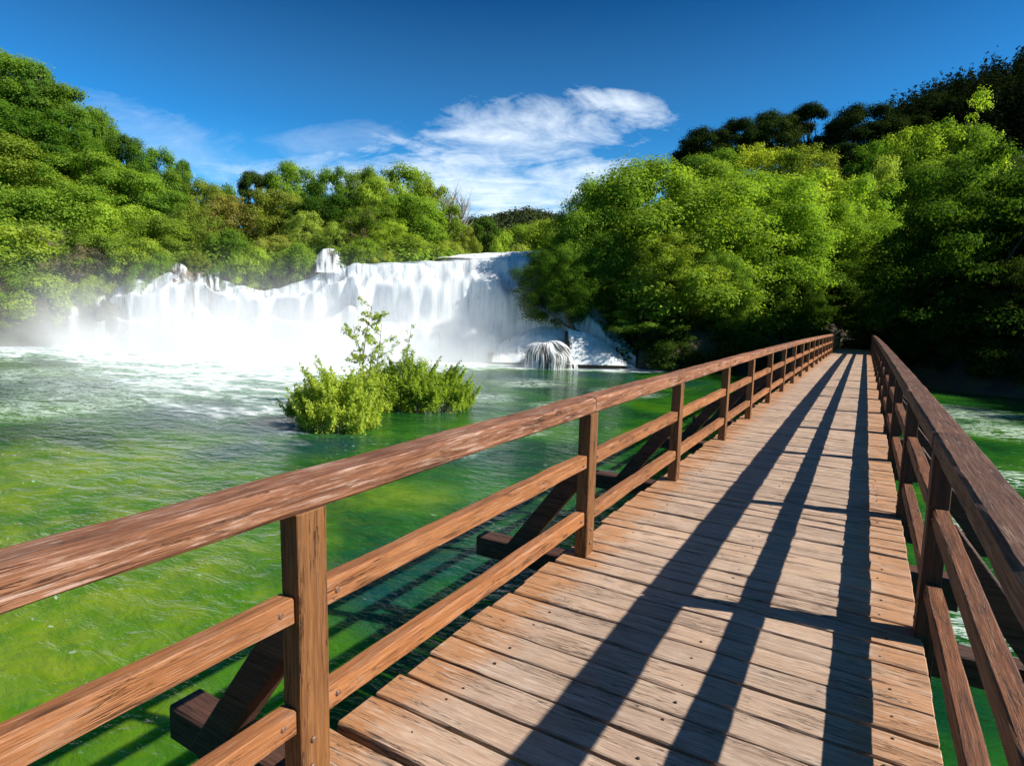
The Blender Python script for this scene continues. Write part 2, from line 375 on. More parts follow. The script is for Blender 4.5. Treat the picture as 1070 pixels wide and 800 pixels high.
rapid = blob([(590, 425, 1.6), (550, 400, 2.5), (650, 410, 2), (1060, 500, 1.3), (1000, 430, 2.5), (1055, 450, 2.0), (1060, 560, 1.2), (1040, 660, 1.0), (540, 450, 1.0), (500, 415, 2.0), (470, 470, 1.2), (40, 390, 5), (160, 400, 6), (100, 420, 4)], 1)
Zg = np.full_like(Xg, ZW)
me = mesh_np('river', np.stack([Xg, Yg, Zg], 1), Fq, 4, True)
for k, a in (('foam', foam), ('weed', weed), ('deep', deep), ('rapid', rapid)): set_attr(me, k, a)
def water_mat(name):
    t = NT(name); tc = t.n('ShaderNodeTexCoord'); co = tc.outputs['Object']
    A = lambda nm: t.n('ShaderNodeAttribute', attribute_name=nm).outputs['Fac']
    ang = YAW+.12
    vs = t.mapping(co, (.6, 1.25, 1), rot=(0, 0, -ang))       # ripples run across the current
    n1 = t.noise(vs, .55, 6, .6, .5); n2 = t.noise(vs, 2.2, 5, .55, .6); n3 = t.noise(co, .22, 5, .62, .5); n4 = t.noise(vs, 8, 3, .5, .5)
    col = t.ramp(n3, [(.36, (.003, .036, .010)), (.5, (.014, .088, .008)), (.63, (.048, .150, .006))])
    wm = t.ramp(t.math('ADD', A('weed'), t.math('MULTIPLY', t.math('SUBTRACT', n1, .5), 1.7)), [(.42, 0), (1.0, .9)])
    col = t.mix(wm, col, t.mix(t.ramp(t.noise(co, 1.3, 6, .68, .3), [(.4, 0), (.62, 1)]), (.06, .15, .005), (.15, .215, .010)))
    dm = t.ramp(t.math('ADD', A('deep'), t.math('MULTIPLY', t.math('SUBTRACT', n1, .5), 1.4)), [(.3, 0), (.9, .9)])
    col = t.mix(dm, col, t.mix(n2, (.002, .026, .024), (.004, .055, .055)))
    # silky lighter streaks
    stk = t.ramp(t.noise(t.mapping(vs, (.5, 2, 1)), 1.1, 7, .7, .8), [(.52, 0), (.8, .3)])
    col = t.mix(stk, col, (.07, .17, .025))
    fn = t.math('ADD', t.math('MULTIPLY', n1, .7), t.math('MULTIPLY', n2, .6))
    fo = t.ramp(t.math('ADD', A('foam'), t.math('MULTIPLY', t.math('MULTIPLY', t.math('SUBTRACT', fn, .65), 2.6), t.math('MULTIPLY', A('foam'), 4., clamp=True))), [(.12, 0), (.42, .35), (.85, 1)])
    halo = t.ramp(t.math('ADD', A('foam'), t.math('MULTIPLY', n1, .3)), [(.3, 0), (.95, .6)])
    col = t.mix(halo, col, (.10, .27, .20))
    col = t.mix(fo, col, t.mix(t.ramp(n2, [(.35, 0), (.6, 1)]), (.56, .66, .65), (.80, .83, .83)))
    rg = t.math('ABSOLUTE', t.math('SUBTRACT', t.noise(t.mapping(vs, (.7, 1.5, 1)), 1.3, 6, .65, 2.2), .5))
    rp = t.math('MULTIPLY', t.ramp(rg, [(0, 1), (.05, 0)]), t.ramp(t.math('ADD', A('rapid'), t.math('MULTIPLY', t.math('SUBTRACT', n3, .5), 1.0)), [(.3, 0), (.8, 1)]))
    fl = t.math('MULTIPLY', t.ramp(n4, [(.665, 0), (.71, .8)]), t.ramp(n1, [(.5, 0), (.62, 1)]))
    rp = t.math('MAXIMUM', t.math('MULTIPLY', rp, .8), t.math('MULTIPLY', fl, .6))
    col = t.mix(rp, col, (.65, .75, .68))
    b = t.n('ShaderNodeBsdfPrincipled'); t.l(col, b.inputs['Base Color']); b.inputs['IOR'].default_value = 1.33
    b.inputs['Specular IOR Level'].default_value = .2
    b.inputs['Subsurface Weight'].default_value = .35; b.inputs['Subsurface Radius'].default_value = (.5, 1.0, .4); b.inputs['Subsurface Scale'].default_value = 1.8
    rr = t.math('MAXIMUM', fo, rp); t.l(t.ramp(rr, [(0, .08), (.6, .8)]), b.inputs['Roughness'])
    h = t.math('ADD', t.math('MULTIPLY', n1, .5), t.math('ADD', t.math('MULTIPLY', n2, .42), t.math('MULTIPLY', n4, .10)))
    bp = t.n('ShaderNodeBump', i_Strength=.85, i_Distance=.24); t.l(h, bp.inputs['Height']); t.l(bp.outputs[0], b.inputs['Normal'])
    o = t.n('ShaderNodeOutputMaterial'); t.l(b.outputs[0], o.inputs[0]); return t.m
M_water = water_mat('river_water')
tag(link('river', me, M_water), kind='structure')
# upper river behind the lip
V, Fq2 = [], []
us = np.linspace(352, 630, 60); ds = np.linspace(0, 1, 40)
for q in ds:
    for u in us:
        Dl = float(np.interp(u, fall_u, lip_D)); zl = float(np.interp(u, fall_u, lip_z)); D = Dl-.15+(130-Dl)*q**2
        p = hp(u, D)
        stp = .28*max(0, min(1, (D-52.0)/.8))+.18*max(0, min(1, (D-56)/.6))
        zt = 4.98 if u > 430 else zl
        z = zl+(max(zl, zt+.0)-zl)*min(1, (D-Dl)/3)+stp+.04*noise.noise(Vector((p.x*.8, p.y*.8, 0)))
        V.append((p.x, p.y, z))
idx = np.arange(len(ds)*len(us)).reshape(len(ds), len(us)); Fq2 = np.stack([idx[:-1, :-1], idx[:-1, 1:], idx[1:, 1:], idx[1:, :-1]], -1).reshape(-1, 4)
me = mesh_np('upper_river', V, Fq2, 4, True); V = np.array(V)
dd = np.repeat(ds, len(us)); set_attr(me, 'foam', np.clip(1.15-dd*1.6, .3, 1.1)); set_attr(me, 'weed', dd*0); set_attr(me, 'deep', dd*0+.1); set_attr(me, 'rapid', dd*0+1)
tag(link('upper_river', me, M_water), kind='structure')

# ------------------------------------------------------------------ waterfalls
def fall_mat(name, lo, hi, wa=.55, wc=.3, cs=7):
    t = NT(name); uv = t.n('ShaderNodeUVMap', uv_map='UVMap').outputs[0]
    a = t.noise(t.mapping(uv, (.8, .22, 1)), 1.9, 8, .72, 1.6); c = t.noise(t.mapping(uv, (1.0, .09, 1)), cs, 5, .65, .8); e = t.noise(uv, .5, 3)
    col = t.ramp(t.math('ADD', t.math('MULTIPLY', a, .6), t.math('MULTIPLY', c, .4)), [(.34, (.42, .54, .58)), (.42, (.70, .78, .80)), (.49, (.90, .93, .94)), (.56, (.97, .97, .97))])
    al = t.math('ADD', t.math('MULTIPLY', a, wa), t.math('ADD', t.math('MULTIPLY', c, wc), t.math('MULTIPLY', e, .25)))
    dens = t.n('ShaderNodeAttribute', attribute_name='dens').outputs['Fac']
    al = t.ramp(t.math('ADD', al, t.math('SUBTRACT', dens, .5)), [(lo, 0), (hi, 1)])
    d = t.n('ShaderNodeBsdfDiffuse'); t.l(col, d.inputs[0]); tl = t.n('ShaderNodeBsdfTranslucent'); t.l(col, tl.inputs[0])
    bp = t.n('ShaderNodeBump', i_Strength=.35, i_Distance=.22); t.l(t.math('ADD', a, t.math('MULTIPLY', c, .4)), bp.inputs['Height']); t.l(bp.outputs[0], d.inputs['Normal'])
    mx = t.n('ShaderNodeMixShader', i_0=.4); t.l(d.outputs[0], mx.inputs[1]); t.l(tl.outputs[0], mx.inputs[2])
    tr = t.n('ShaderNodeBsdfTransparent'); m2 = t.n('ShaderNodeMixShader'); t.l(al, m2.inputs[0]); t.l(tr.outputs[0], m2.inputs[1]); t.l(mx.outputs[0], m2.inputs[2])
    o = t.n('ShaderNodeOutputMaterial'); t.l(m2.outputs[0], o.inputs[0]); return t.m
M_fall = fall_mat('falling_water', .34, .52); M_veil = fall_mat('falling_veil', .44, .66); M_strand = fall_mat('thin_strands', .47, .53, .2, .75, 9)
def curtain(name, ua, ub, nu, mat, parent, off=0.0, seed=0, dens=lambda u, t: .6, lists=None, tiers=True, zbot=None):
    fu, fd, ld, lz = lists or (fall_u, foot_D, lip_D, lip_z)
    V, UV, DN = [], [], []; us = np.linspace(ua, ub, nu); nt = 48
    for j in range(nt):
        tt = j/(nt-1)
        for u in us:
            Df, Dl, zl = (float(np.interp(u, fu, q)) for q in (fd, ld, lz))
            s = u*.075
            nst = (2.6 if u < 372 else 1.9) if tiers else 1.0
            wv = (.10 if u < 372 else .075)*math.sin(2*math.pi*(nst*tt+.38*noise.noise(Vector((s*.30, 0, 6.5)))+.16*noise.noise(Vector((s*1.3, 2.2, 1.5)))+.12*noise.noise(Vector((s*.8, tt*3, 8.)))))*math.sin(math.pi*tt)*(1 if tiers else .3)
            k = min(1, max(0, tt+wv)); tt_ = min(1, max(0, tt-wv))
            # ledges: the water steps outwards where it strikes rock
            ph = noise.noise(Vector((s*.35, seed, 0)))*.9
            D = Dl+(Df-Dl)*min(1, (tt_**.8))-off*min(1, tt*4)
            D -= (noise.noise(Vector((s*.55, k*2.2+seed*3, 1.7)))*.45+noise.noise(Vector((s*1.7, k*3.2, seed+5)))*.10)*math.sin(math.pi*min(1, .12+tt*.88))
            zb = ZW-.15 if zbot is None else zbot
            z = zl+.05+(zb-zl)*k**1.05+(noise.noise(Vector((s*1.1, 7.7, 0)))*.22+noise.noise(Vector((s*3.1, 7.7, 0)))*.04)*(1-tt)*(1 if u < 375 else .35)
            p = hp(u, D)
            V.append((p.x, p.y, z)); UV.append((s, (1-tt)*(zl-zb)*.9)); DN.append(dens(u, tt))
    idx = np.arange(nt*nu).reshape(nt, nu); Fq = np.stack([idx[:-1, :-1], idx[1:, :-1], idx[1:, 1:], idx[:-1, 1:]], -1).reshape(-1, 4)
    me = mesh_np(name, V, Fq, 4, True); uvl = me.uv_layers.new(name='UVMap')
    arr = np.array(UV, np.float32)[Fq.ravel()]; uvl.data.foreach_set('uv', arr.ravel()); set_attr(me, 'dens', DN)
    return link(name, me, mat, parent)
def uw(u, pts): return float(np.interp(u, [p[0] for p in pts], [p[1] for p in pts]))
def left_d(u, t):
    b = uw(u, [(60, .05), (70, .12), (76, .50), (80, .48), (86, .16), (96, .20), (103, .50), (108, .48), (114, .20), (120, .44), (127, .50), (133, .34), (142, .66), (184, .66), (192, .40), (202, .30), (210, .60), (220, .30), (228, .32), (238, .62), (262, .58), (290, .64), (326, .68), (334, .48), (342, .50), (350, .68), (372, .64)])
    gain = .06 if u < 132 else .28
    return b+gain*t-.30*max(0, .35-t)*(1+2.2*noise.noise(Vector((u*.07, t*3, 4))))+.16*noise.noise(Vector((u*.05, t*2.5, 9)))
f1 = empty('waterfall', hp(210, 46)); f1.location.z = ZW
tag(f1, 'broad misty white cascade on the left falling under the green hillside bushes', 'waterfall', 'waterfalls spilling into the river')
f2 = empty('waterfall', hp(470, 43)); f2.location.z = ZW
tag(f2, 'tallest thick white curtain of water with a long level lip, right of the cascade', 'waterfall', 'waterfalls spilling into the river')
def under(parent, ob):
    ob.location = -parent.location; return ob
for (ob, par) in ((curtain('water_curtain', 58, 368, 260, M_fall, f1, 0, 1, left_d), f1),
                  (curtain('water_veil', 62, 372, 260, M_veil, f1, .55, 2, lambda u, t: left_d(u, t)-.02), f1),
                  (curtain('water_curtain', 366, 664, 240, M_fall, f2, 0, 3, lambda u, t: uw(u, [(366, .66), (540, .72), (600, .62), (664, .52)])), f2),
                  (curtain('water_veil', 363, 640, 240, M_veil, f2, .6, 4, lambda u, t: uw(u, [(363, .6), (540, .66), (640, .5)])+.1*t), f2)):
    under(par, ob)
def small_fall(name, label, u0, u1, pts_top, v_bot, D_top, D_bot, dens=.6):
    n = 7; fu = list(np.linspace(u0, u1, n)); ld = [D_top]*n; fd = [D_bot]*n
    lz = [ray(u, float(np.interp(u, [p[0] for p in pts_top], [p[1] for p in pts_top])), D_top).z for u in fu]
    zb = ray((u0+u1)/2, v_bot, D_bot).z
    e = empty('waterfall', ray((u0+u1)/2, v_bot, D_bot)); tag(e, label, 'waterfall', 'waterfalls spilling into the river')
    for off, sd_, mt in ((0, 1, M_veil), (.2, 2, M_veil)):
        o = curtain('water_curtain' if off == 0 else 'water_veil', u0, u1, 40, mt, e, off, sd_+u0, lambda u, t: dens-.35*abs((u-(u0+u1)/2)/((u1-u0)/2))**5+.22*noise.noise(Vector((u*.3, t*1.5, D_top))), (fu, fd, ld, lz), False, zb)
        o.location = -e.location
    # the rock step behind it
    V, Fr = [], []
    for j in range(9):
        for i in range(15):
            u = u0-3+(u1-u0+6)*i/14; tt = j/8
            D = D_top+.25+(D_bot-D_top)*tt**.7+.25*noise.noise(Vector((u*.2, tt*4, 2))); z = float(np.interp(u, fu, lz))-.12+(zb-.5-float(np.interp(u, fu, lz)))*tt
            p = hp(u, D); V.append(Vector((p.x, p.y, z))-Vector(e.location))
    idx = np.arange(135).reshape(9, 15); Fr = np.stack([idx[:-1, :-1], idx[1:, :-1], idx[1:, 1:], idx[:-1, 1:]], -1).reshape(-1, 4)
    link('rock_step', mesh_np('rock_step', V, Fr, 4, True), M_rock, e)
M_rock = simple('tufa_rock', (.13, .10, .065), .85, 0, .15, 2.5, .7)
small_fall('a', 'small bright upper waterfall between green bushes above the left cascade', 326, 362, [(318, 280), (328, 271), (338, 263), (346, 262), (354, 265), (360, 272)], 286, 51.4, 48.2, .56)
small_fall('e', 'ragged white slide of water on the rocks right of the dark domed boulder', 592, 656, [(592, 344), (614, 349), (634, 360), (656, 378)], 382, 40.8, 38.9, .74)
small_fall('f', 'low white water step spreading behind and beside the dark domed boulder', 512, 604, [(512, 366), (535, 352), (560, 343), (585, 343), (604, 350)], 380, 42.2, 40.6, .72)
small_fall('b', 'narrow white spout dropping through shrubs above the left cascade', 180, 200, [(180, 281), (186, 277), (192, 277), (200, 283)], 294, 50.8, 49.2, .42)
small_fall('c', 'pair of thin water strands falling between the narrow spout and the round bright bush', 210, 244, [(210, 283), (226, 284), (244, 290)], 304, 50.4, 48.9, .36)
small_fall('d', 'low white rapid step on the skyline of the upper river behind the tall curtain', 455, 600, [(455, 272), (480, 267), (560, 264), (600, 264)], 272, 54, 52, .68)

# boulder dome with thin strands (right of the big curtain)
def rock(name, u, v, D, rx, ry, rz, seed, mat=None, lab=None, cat='rock', group=None, par=None):
    p = ray(u, v, D); vs, fs = [], []; nu, nv = 26, 14
    for j in range(nv+1):
        for i in range(nu):
            a = 2*math.pi*i/nu; b = math.pi*j/nv; d = Vector((math.sin(b)*math.cos(a), math.sin(b)*math.sin(a), math.cos(b)))
            k = 1+.30*noise.noise(d*1.7+Vector((seed, 0, 0)))+.18*noise.noise(d*3.6+Vector((seed, 3, 0)))
            vs.append((d.x*rx*k, d.y*ry*k, d.z*rz*k))
    idx = np.arange((nv+1)*nu).reshape(nv+1, nu); r1 = np.roll(idx, -1, 1)
    Fr = np.stack([idx[:-1], idx[1:], r1[1:], r1[:-1]], -1).reshape(-1, 4)
    o = link(name, mesh_np(name, vs, Fr, 4, True), mat or M_rock, par)
    o.location = p if not par else p-Vector(par.location)
    if lab: tag(o, lab, cat, group)
    return o
M_darkrock = simple('wet_rock', (.035, .04, .032), .35, 0, .12, 3, .7)
dome = rock('boulder', 570, 384, 39.6, 1.75, 1.2, 1.45, 3, M_darkrock, 'dark wet domed boulder at the right foot of the tall waterfall, veiled by water')
# strands over the dome
V, UV, DN = [], [], []; c0 = Vector(dome.location)
for j in range(16):
    for i in range(60):
        a = math.pi*(1.0+(i/59))+YAW; b = .12+1.6*j/15
        d = Vector((math.sin(b)*math.cos(a), math.sin(b)*math.sin(a), math.cos(b))); k = 1.06+.30*noise.noise(d*1.7+Vector((3, 0, 0)))+.12*(j/15)+.10*(j/15)**4+.05*noise.noise(Vector((i*.35, j*.2, 4)))
        k += .09*noise.noise(Vector((i*.4, 0, 3)))
        V.append(Vector((d.x*1.85*k, d.y*1.3*k, d.z*1.53*k-(.5 if j > 12 else 0)*(j-12)/3))); UV.append((i*.17+.08*math.sin(j*.5+i*.2), (1-j/15)*2)); DN.append(.33+.15*(1-j/15)**2+.14*noise.noise(Vector((i*.18, 9, 1)))+.10*(j/15)**4)
idx = np.arange(16*60).reshape(16, 60); Fr = np.stack([idx[:-1, :-1], idx[1:, :-1], idx[1:, 1:], idx[:-1, 1:]], -1).reshape(-1, 4)
me = mesh_np('fan', V, Fr, 4, True); uvl = me.uv_layers.new(name='UVMap'); uvl.data.foreach_set('uv', np.array(UV, np.float32)[Fr.ravel()].ravel()); set_attr(me, 'dens', DN)
fan = link('waterfall', me, M_strand); fan.location = c0; tag(fan, 'fan of thin white strands running over the dark domed boulder', 'waterfall', 'waterfalls spilling into the river')
M_moss = simple('mossy_rock', (.055, .055, .03), .7, 0, .15, 3, .8)
rock('boulder', 112, 334, 48.5, 1.5, .8, 1.5, 27, M_moss, 'dark rock between the thin strands at the left end of the cascade', cat='rock')

# mist
def mist(name, label, xc, length, thick, ztop, density, seed):
    # a box along the foot line of the falls, its density fading to nothing before every face
    a = YAW-.175; p = hp(535, 41.75); dirx = Vector((cy, sy, 0))*math.cos(.175)-Vector((-sy, cy, 0))*math.sin(.175)
    c = p+dirx*xc-Vector((-sy, cy, 0))*1.6; hx, hy, hz = length/2, thick/2, (ztop-ZW)/2
    me = bpy.data.meshes.new(name)
    me.from_pydata([(x, y, z) for x in (-hx, hx) for y in (-hy, hy) for z in (-hz, hz)], [], [(0, 1, 3, 2), (4, 6, 7, 5), (0, 4, 5, 1), (2, 3, 7, 6), (0, 2, 6, 4), (1, 5, 7, 3)])
    t = NT(name); tc = t.n('ShaderNodeTexCoord'); co = tc.outputs['Object']; sx = t.n('ShaderNodeSeparateXYZ'); t.l(co, sx.inputs[0])
    def win(sock, h, k): return t.math('POWER', t.math('MAXIMUM', t.math('SUBTRACT', 1, t.math('POWER', t.math('ABSOLUTE', t.math('DIVIDE', sock, h)), k)), 0), 1.5)
    f = t.math('MULTIPLY', win(sx.outputs[0], hx, 4), win(sx.outputs[1], hy, 2))
    hzf = t.math('POWER', t.math('SUBTRACT', .5, t.math('DIVIDE', sx.outputs[2], hz*2), clamp=True), 3.6)
    nz = t.noise(t.mapping(co, (1, 1, 1.3), (seed, 0, 0)), .2, 3, .6, .6)
    f = t.math('MULTIPLY', t.math('MULTIPLY', f, hzf), t.ramp(nz, [(.3, .15), (.62, 1)]))
    v = t.n('ShaderNodeVolumePrincipled'); v.inputs['Color'].default_value = (1, 1, 1, 1); v.inputs['Anisotropy'].default_value = 0
    t.l(t.math('MULTIPLY', f, density), v.inputs['Density'])
    o = t.n('ShaderNodeOutputMaterial'); t.l(v.outputs[0], o.inputs['Volume'])
    ob = link(name, me, t.m); ob.location = (c.x, c.y, ZW+hz+.03); ob.rotation_euler = (0, 0, a+math.radians(0)); return tag(ob, label, 'mist', kind='stuff')
mist('mist', 'white spray drifting up from the foot of the falls', -19.5, 43, 10, 7.0, .85, 2)

# ------------------------------------------------------------------ foliage
def leaf_mat(name, trans=.48):
    t = NT(name); oi = t.n('ShaderNodeObjectInfo'); at = t.n('ShaderNodeAttribute', attribute_name='tint')
    col = t.mix(1, oi.outputs['Color'], t.ramp(at.outputs['Fac'], [(0, (.75, .76, .6)), (.5, (1, 1, 1)), (1, (1.3, 1.2, .95))]), 'MULTIPLY')
    d = t.n('ShaderNodeBsdfDiffuse'); t.l(col, d.inputs[0]); tl = t.n('ShaderNodeBsdfTranslucent')
    t.l(t.mix(1, col, (1.6, 1.5, .5), 'MULTIPLY'), tl.inputs[0])
    mx = t.n('ShaderNodeMixShader', i_0=trans); t.l(d.outputs[0], mx.inputs[1]); t.l(tl.outputs[0], mx.inputs[2])
    o = t.n('ShaderNodeOutputMaterial'); t.l(mx.outputs[0], o.inputs[0]); return t.m
M_leaf = leaf_mat('leaf'); M_needle = leaf_mat('needle', .15)

def leaves_mesh(name, cen, rad, per, size, rng, flat=.65, under=.35, aspect=.62, updir=.5):
    """leaf quads scattered on the shells of many small clumps (cen, rad)."""
    P, Nn, Sz, Tn = [], [], [], []
    for c, r in zip(cen, rad):
        k = max(8, int(per*(r/np.mean(rad))**2)); d = rng.normal(size=(k, 3)); d /= np.linalg.norm(d, axis=1)[:, None]
        keep = (d[:, 2] > -.15) | (rng.random(k) < under); d = d[keep]; k = len(d)
        rr = r*(rng.random(k)**.30)[:, None]*(1+.22*rng.normal(size=(k, 1)))
        P.append(c+d*rr*np.array([1, 1, flat])); nn = d*.8+np.array([0, 0, updir])+rng.normal(size=(k, 3))*.30; Nn.append(nn)
        Sz.append(size*(.6+.8*rng.random(k))); Tn.append(np.clip(rng.normal(.5, .16, k)+rng.normal(0, .10), 0, 1))
    P = np.concatenate(P); Nn = np.concatenate(Nn); Sz = np.concatenate(Sz); Tn = np.concatenate(Tn)
    Nn /= np.linalg.norm(Nn, axis=1)[:, None]; a = rng.normal(size=P.shape); a -= (a*Nn).sum(1)[:, None]*Nn; a /= np.linalg.norm(a, axis=1)[:, None]; b = np.cross(Nn, a)
    a *= Sz[:, None]*.5; b *= Sz[:, None]*.5*aspect; bend = Nn*Sz[:, None]*.10
    V = np.stack([P-a-bend, P+b, P+a-bend, P-b], 1).reshape(-1, 3); Fq = np.arange(len(V)).reshape(-1, 4)
    me = mesh_np(name, V, Fq, 4); set_attr(me, 'tint', np.repeat(Tn, 4)); return me
def tube(V, Fs, p0, p1, r0, r1, bend=0, rng=None, ns=5, nr=7):
    p0 = np.array(p0, float); p1 = np.array(p1, float); d = p1-p0; d0 = d/np.linalg.norm(d); s = np.cross(d0, [.3, .2, .9]); s /= np.linalg.norm(s); t_ = np.cross(d0, s)
    off = (rng.normal(size=3)*bend if rng is not None else 0); base = len(V)
    for i in range(ns+1):
        q = i/ns; c = p0+d*q+off*math.sin(math.pi*q); r = r0+(r1-r0)*q
        for k in range(nr): a = 2*math.pi*k/nr; V.append(c+(s*math.cos(a)+t_*math.sin(a))*r)
    for i in range(ns):
        for k in range(nr): Fs.append((base+i*nr+k, base+i*nr+(k+1) % nr, base+(i+1)*nr+(k+1) % nr, base+(i+1)*nr+k))
def trunk_mesh(targets, h, r, rng, bend=.25, multi=1):
    V, Fs = [], []
    for m_ in range(multi):
        bx = rng.normal(size=2)*(.12*h if multi > 1 else 0)
        top = np.array([bx[0]*2.5, bx[1]*2.5, h]); tube(V, Fs, (bx[0]*.3, bx[1]*.3, -.8), top, r, r*.35, bend, rng, 8)
    for c in targets:
        z0 = h*rng.uniform(.25, .85); tube(V, Fs, (0, 0, min(z0, c[2]*.9)), c, r*.42, r*.07, bend*1.2, rng, 6, 5)
    return mesh_np('trunk', V, Fs, 4, True)

PR = {}
def proto(key, H, Rr, ncl, crad, per, lsize, seed, shape='round', flat=.65, low=.2, mat=None, trunk_r=.22, under=.35, multi=1, core=.25, tg=9):
    rng = np.random.default_rng(seed); cen = []; rad = []
    lob = rng.uniform(0, 6.28, 6)
    while len(cen) < ncl:
        d = rng.normal(size=3); d /= np.linalg.norm(d); rr = 1-core*rng.random()**1.0 if rng.random() < .82 else rng.random()
        az = math.atan2(d[1], d[0]); wob = 1+.13*math.sin(2*az+lob[0])+.12*math.sin(3*az+lob[1]+d[2]*2)+.09*math.sin(5*az+lob[2]+d[2]*4)+.08*rng.normal()
        if shape == 'round': z = .5+.5*d[2]*rr; rx = math.sqrt(max(0, 1-d[2]**2))*rr
        elif shape == 'dome':                                   # wide dome, heavy lower edge
            z = abs(d[2])*rr; rx = math.sqrt(max(0, 1-d[2]**2))*rr
        elif shape == 'cone': z = rng.random()**1.1; rx = (1-z)**.85*rr
        elif shape == 'umbrella': z = .25+.75*abs(d[2])*rr; rx = math.sqrt(max(0, 1-(d[2])**2))*rr*1.0
        elif shape == 'column': z = rng.random(); rx = (math.sin(math.pi*min(1, .12+z*.86))**.6)*rr
        zz = H*(low+(1-low)*z); xx = Rr*rx*wob; h_ = math.hypot(d[0], d[1])+1e-6
        cen.append((xx*d[0]/h_, xx*d[1]/h_, zz)); rad.append(crad*rng.uniform(.6, 1.35)*(1 if shape != 'cone' else (.5+.7*(1-z))))
    cen = np.array(cen); rad = np.array(rad); cen[:, 2] = np.minimum(cen[:, 2], H-rad*flat*.8)
    lm = leaves_mesh(key+'_crown', cen, rad, per, lsize, rng, flat, under); lm.materials.append(mat or M_leaf)
    tgt = cen[rng.choice(len(cen), tg, replace=False)]
    tm = trunk_mesh(tgt, H*(.62 if shape != 'cone' else .95), trunk_r, rng, .2, multi); tm.materials.append(M_bark)
    PR[key] = (tm, lm, H, Rr)
proto('oak', 9, 4.2, 95, 1.15, 400, .24, 1, 'round', .72, .05)
proto('oakb', 9, 4.2, 120, .95, 250, .23, 2, 'round', .8, .02)
proto('ash', 10, 3.4, 90, .95, 270, .24, 3, 'column', .75, .08)
proto('willow', 8, 3.8, 150, .75, 170, .20, 4, 'dome', .9, .0, multi=3, trunk_r=.14)
proto('bush', 4, 3.0, 80, .75, 260, .20, 5, 'dome', .75, .0, multi=3, trunk_r=.09)
proto('bushb', 4, 3.2, 110, .55, 170, .17, 6, 'dome', .95, .0, multi=4, trunk_r=.08)
proto('pine', 10, 4.6, 85, 1.15, 850, .20, 7, 'umbrella', .62, .12, M_needle, .3, .5)
proto('pineb', 10, 3.6, 60, 1.05, 780, .20, 8, 'round', .6, .22, M_needle, .28, .5)
proto('fir', 10, 2.2, 90, .6, 130, .20, 9, 'cone', .5, .08, M_needle, .18, .5, tg=4)
proto('sparse', 9, 3.0, 42, .6, 75, .22, 10, 'column', .9, .15, trunk_r=.12, multi=2, tg=16)
proto('big', 14, 8.0, 330, 1.25, 420, .23, 11, 'dome', .72, .02, trunk_r=.45, core=.3, tg=14)
proto('bigb', 13, 7.0, 300, 1.1, 330, .22, 12, 'round', .8, .0, trunk_r=.4, core=.3, tg=14)
proto('tier', 12, 7.5, 210, 1.2, 480, .22, 13, 'dome', .5, .05, trunk_r=.4, core=.45, tg=14, under=.2)

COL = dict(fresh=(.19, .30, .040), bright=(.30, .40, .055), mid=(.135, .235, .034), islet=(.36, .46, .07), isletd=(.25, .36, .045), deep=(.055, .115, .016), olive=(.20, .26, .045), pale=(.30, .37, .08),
           pine=(.022, .040, .010), pinel=(.04, .065, .014), brown=(.24, .24, .07), deepl=(.085, .165, .022), night=(.055, .11, .016), dusk=(.045, .080, .016), grey=(.19, .18, .10))  # dusk and night carry the right bank's shade in the leaf colour
count = 0
def tree(kind, u, vt, wpx, D, col, label, name='tree', cat='tree', group=None, zg=None, pz=1.0, lay=0.0):
    """stands on the terrain at depth D in direction u; its top reaches elevation of vt; wpx/F*D metres wide"""
    global count; count += 1
    p = ray(u, vt, D); g = ground(p.x, p.y, False) if zg is None else zg
    tm, lm, H, Rr = PR[kind]; h = max(1.2, p.z-g); w = wpx/F*D
    sxy = w/(2*Rr*1.05); sz = max((h+.1)/H, .78*sxy)
    e = empty(name, (p.x, p.y, p.z-H*sz)); rz = random.Random(count*31).uniform(0, 6.28)
    e.rotation_euler = (0, lay, rz); e.scale = (sxy, sxy, sz)
    rr = random.Random(count); j = [rr.uniform(.93, 1.07) for _ in range(2)]
    tag(e, label, cat, group)
    a = link('trunk', tm, None, e); c = link('crown', lm, None, e)
    cc = COL[col]; c.color = (cc[0]*j[0], cc[1]*j[1], cc[2], 1)
    return e
exec_list = []
GL = 'trees on the left hillside'; GM = 'trees on the wooded knoll behind the falls'; GB = 'bushes on the left bank'; GP = 'dark pines on the right ridge'; GR = 'trees on the right bank'
T = tree
# left hillside, skyline
T('oakb', -45, 40, 120, 74, 'mid', 'tall green tree cut off by the left edge at the top of the hill', group=GL)
T('oak', 12, 60, 100, 74, 'mid', 'large round-crowned tree topping the left hill in the upper left corner', group=GL)
T('pineb', 38, 66, 34, 72, 'deepl', 'narrow dark evergreen just right of the upper left corner tree', group=GL)
T('ash', 62, 88, 66, 73, 'mid', 'green tree where the left skyline starts to drop right of the narrow evergreen', group=GL)
T('oakb', 88, 112, 60, 72, 'mid', 'medium green tree left of the small domed tree on the skyline', group=GL)
T('bush', 108, 116, 32, 73, 'mid', 'small domed tree standing clear of the left skyline', group=GL)
T('oak', 134, 143, 46, 72, 'deepl', 'dark green tree on the left skyline below the small domed tree', group=GL)
T('oakb', 160, 154, 56, 72, 'mid', 'rounded tree halfway down the left skyline', group=GL)
T('pineb', 191, 168, 18, 71, 'deepl', 'thin dark pine poking up from the lower left skyline', group=GL)
T('oakb', 186, 178, 56, 70, 'mid', 'bushy green tree beneath the thin dark pine', group=GL)
T('oak', 214, 190, 44, 70, 'olive', 'olive green tree near the foot of the left skyline', group=GL)
T('bush', 240, 194, 40, 72, 'mid', 'low green bush in the dip of the left skyline', 'bush', 'bush', GL)
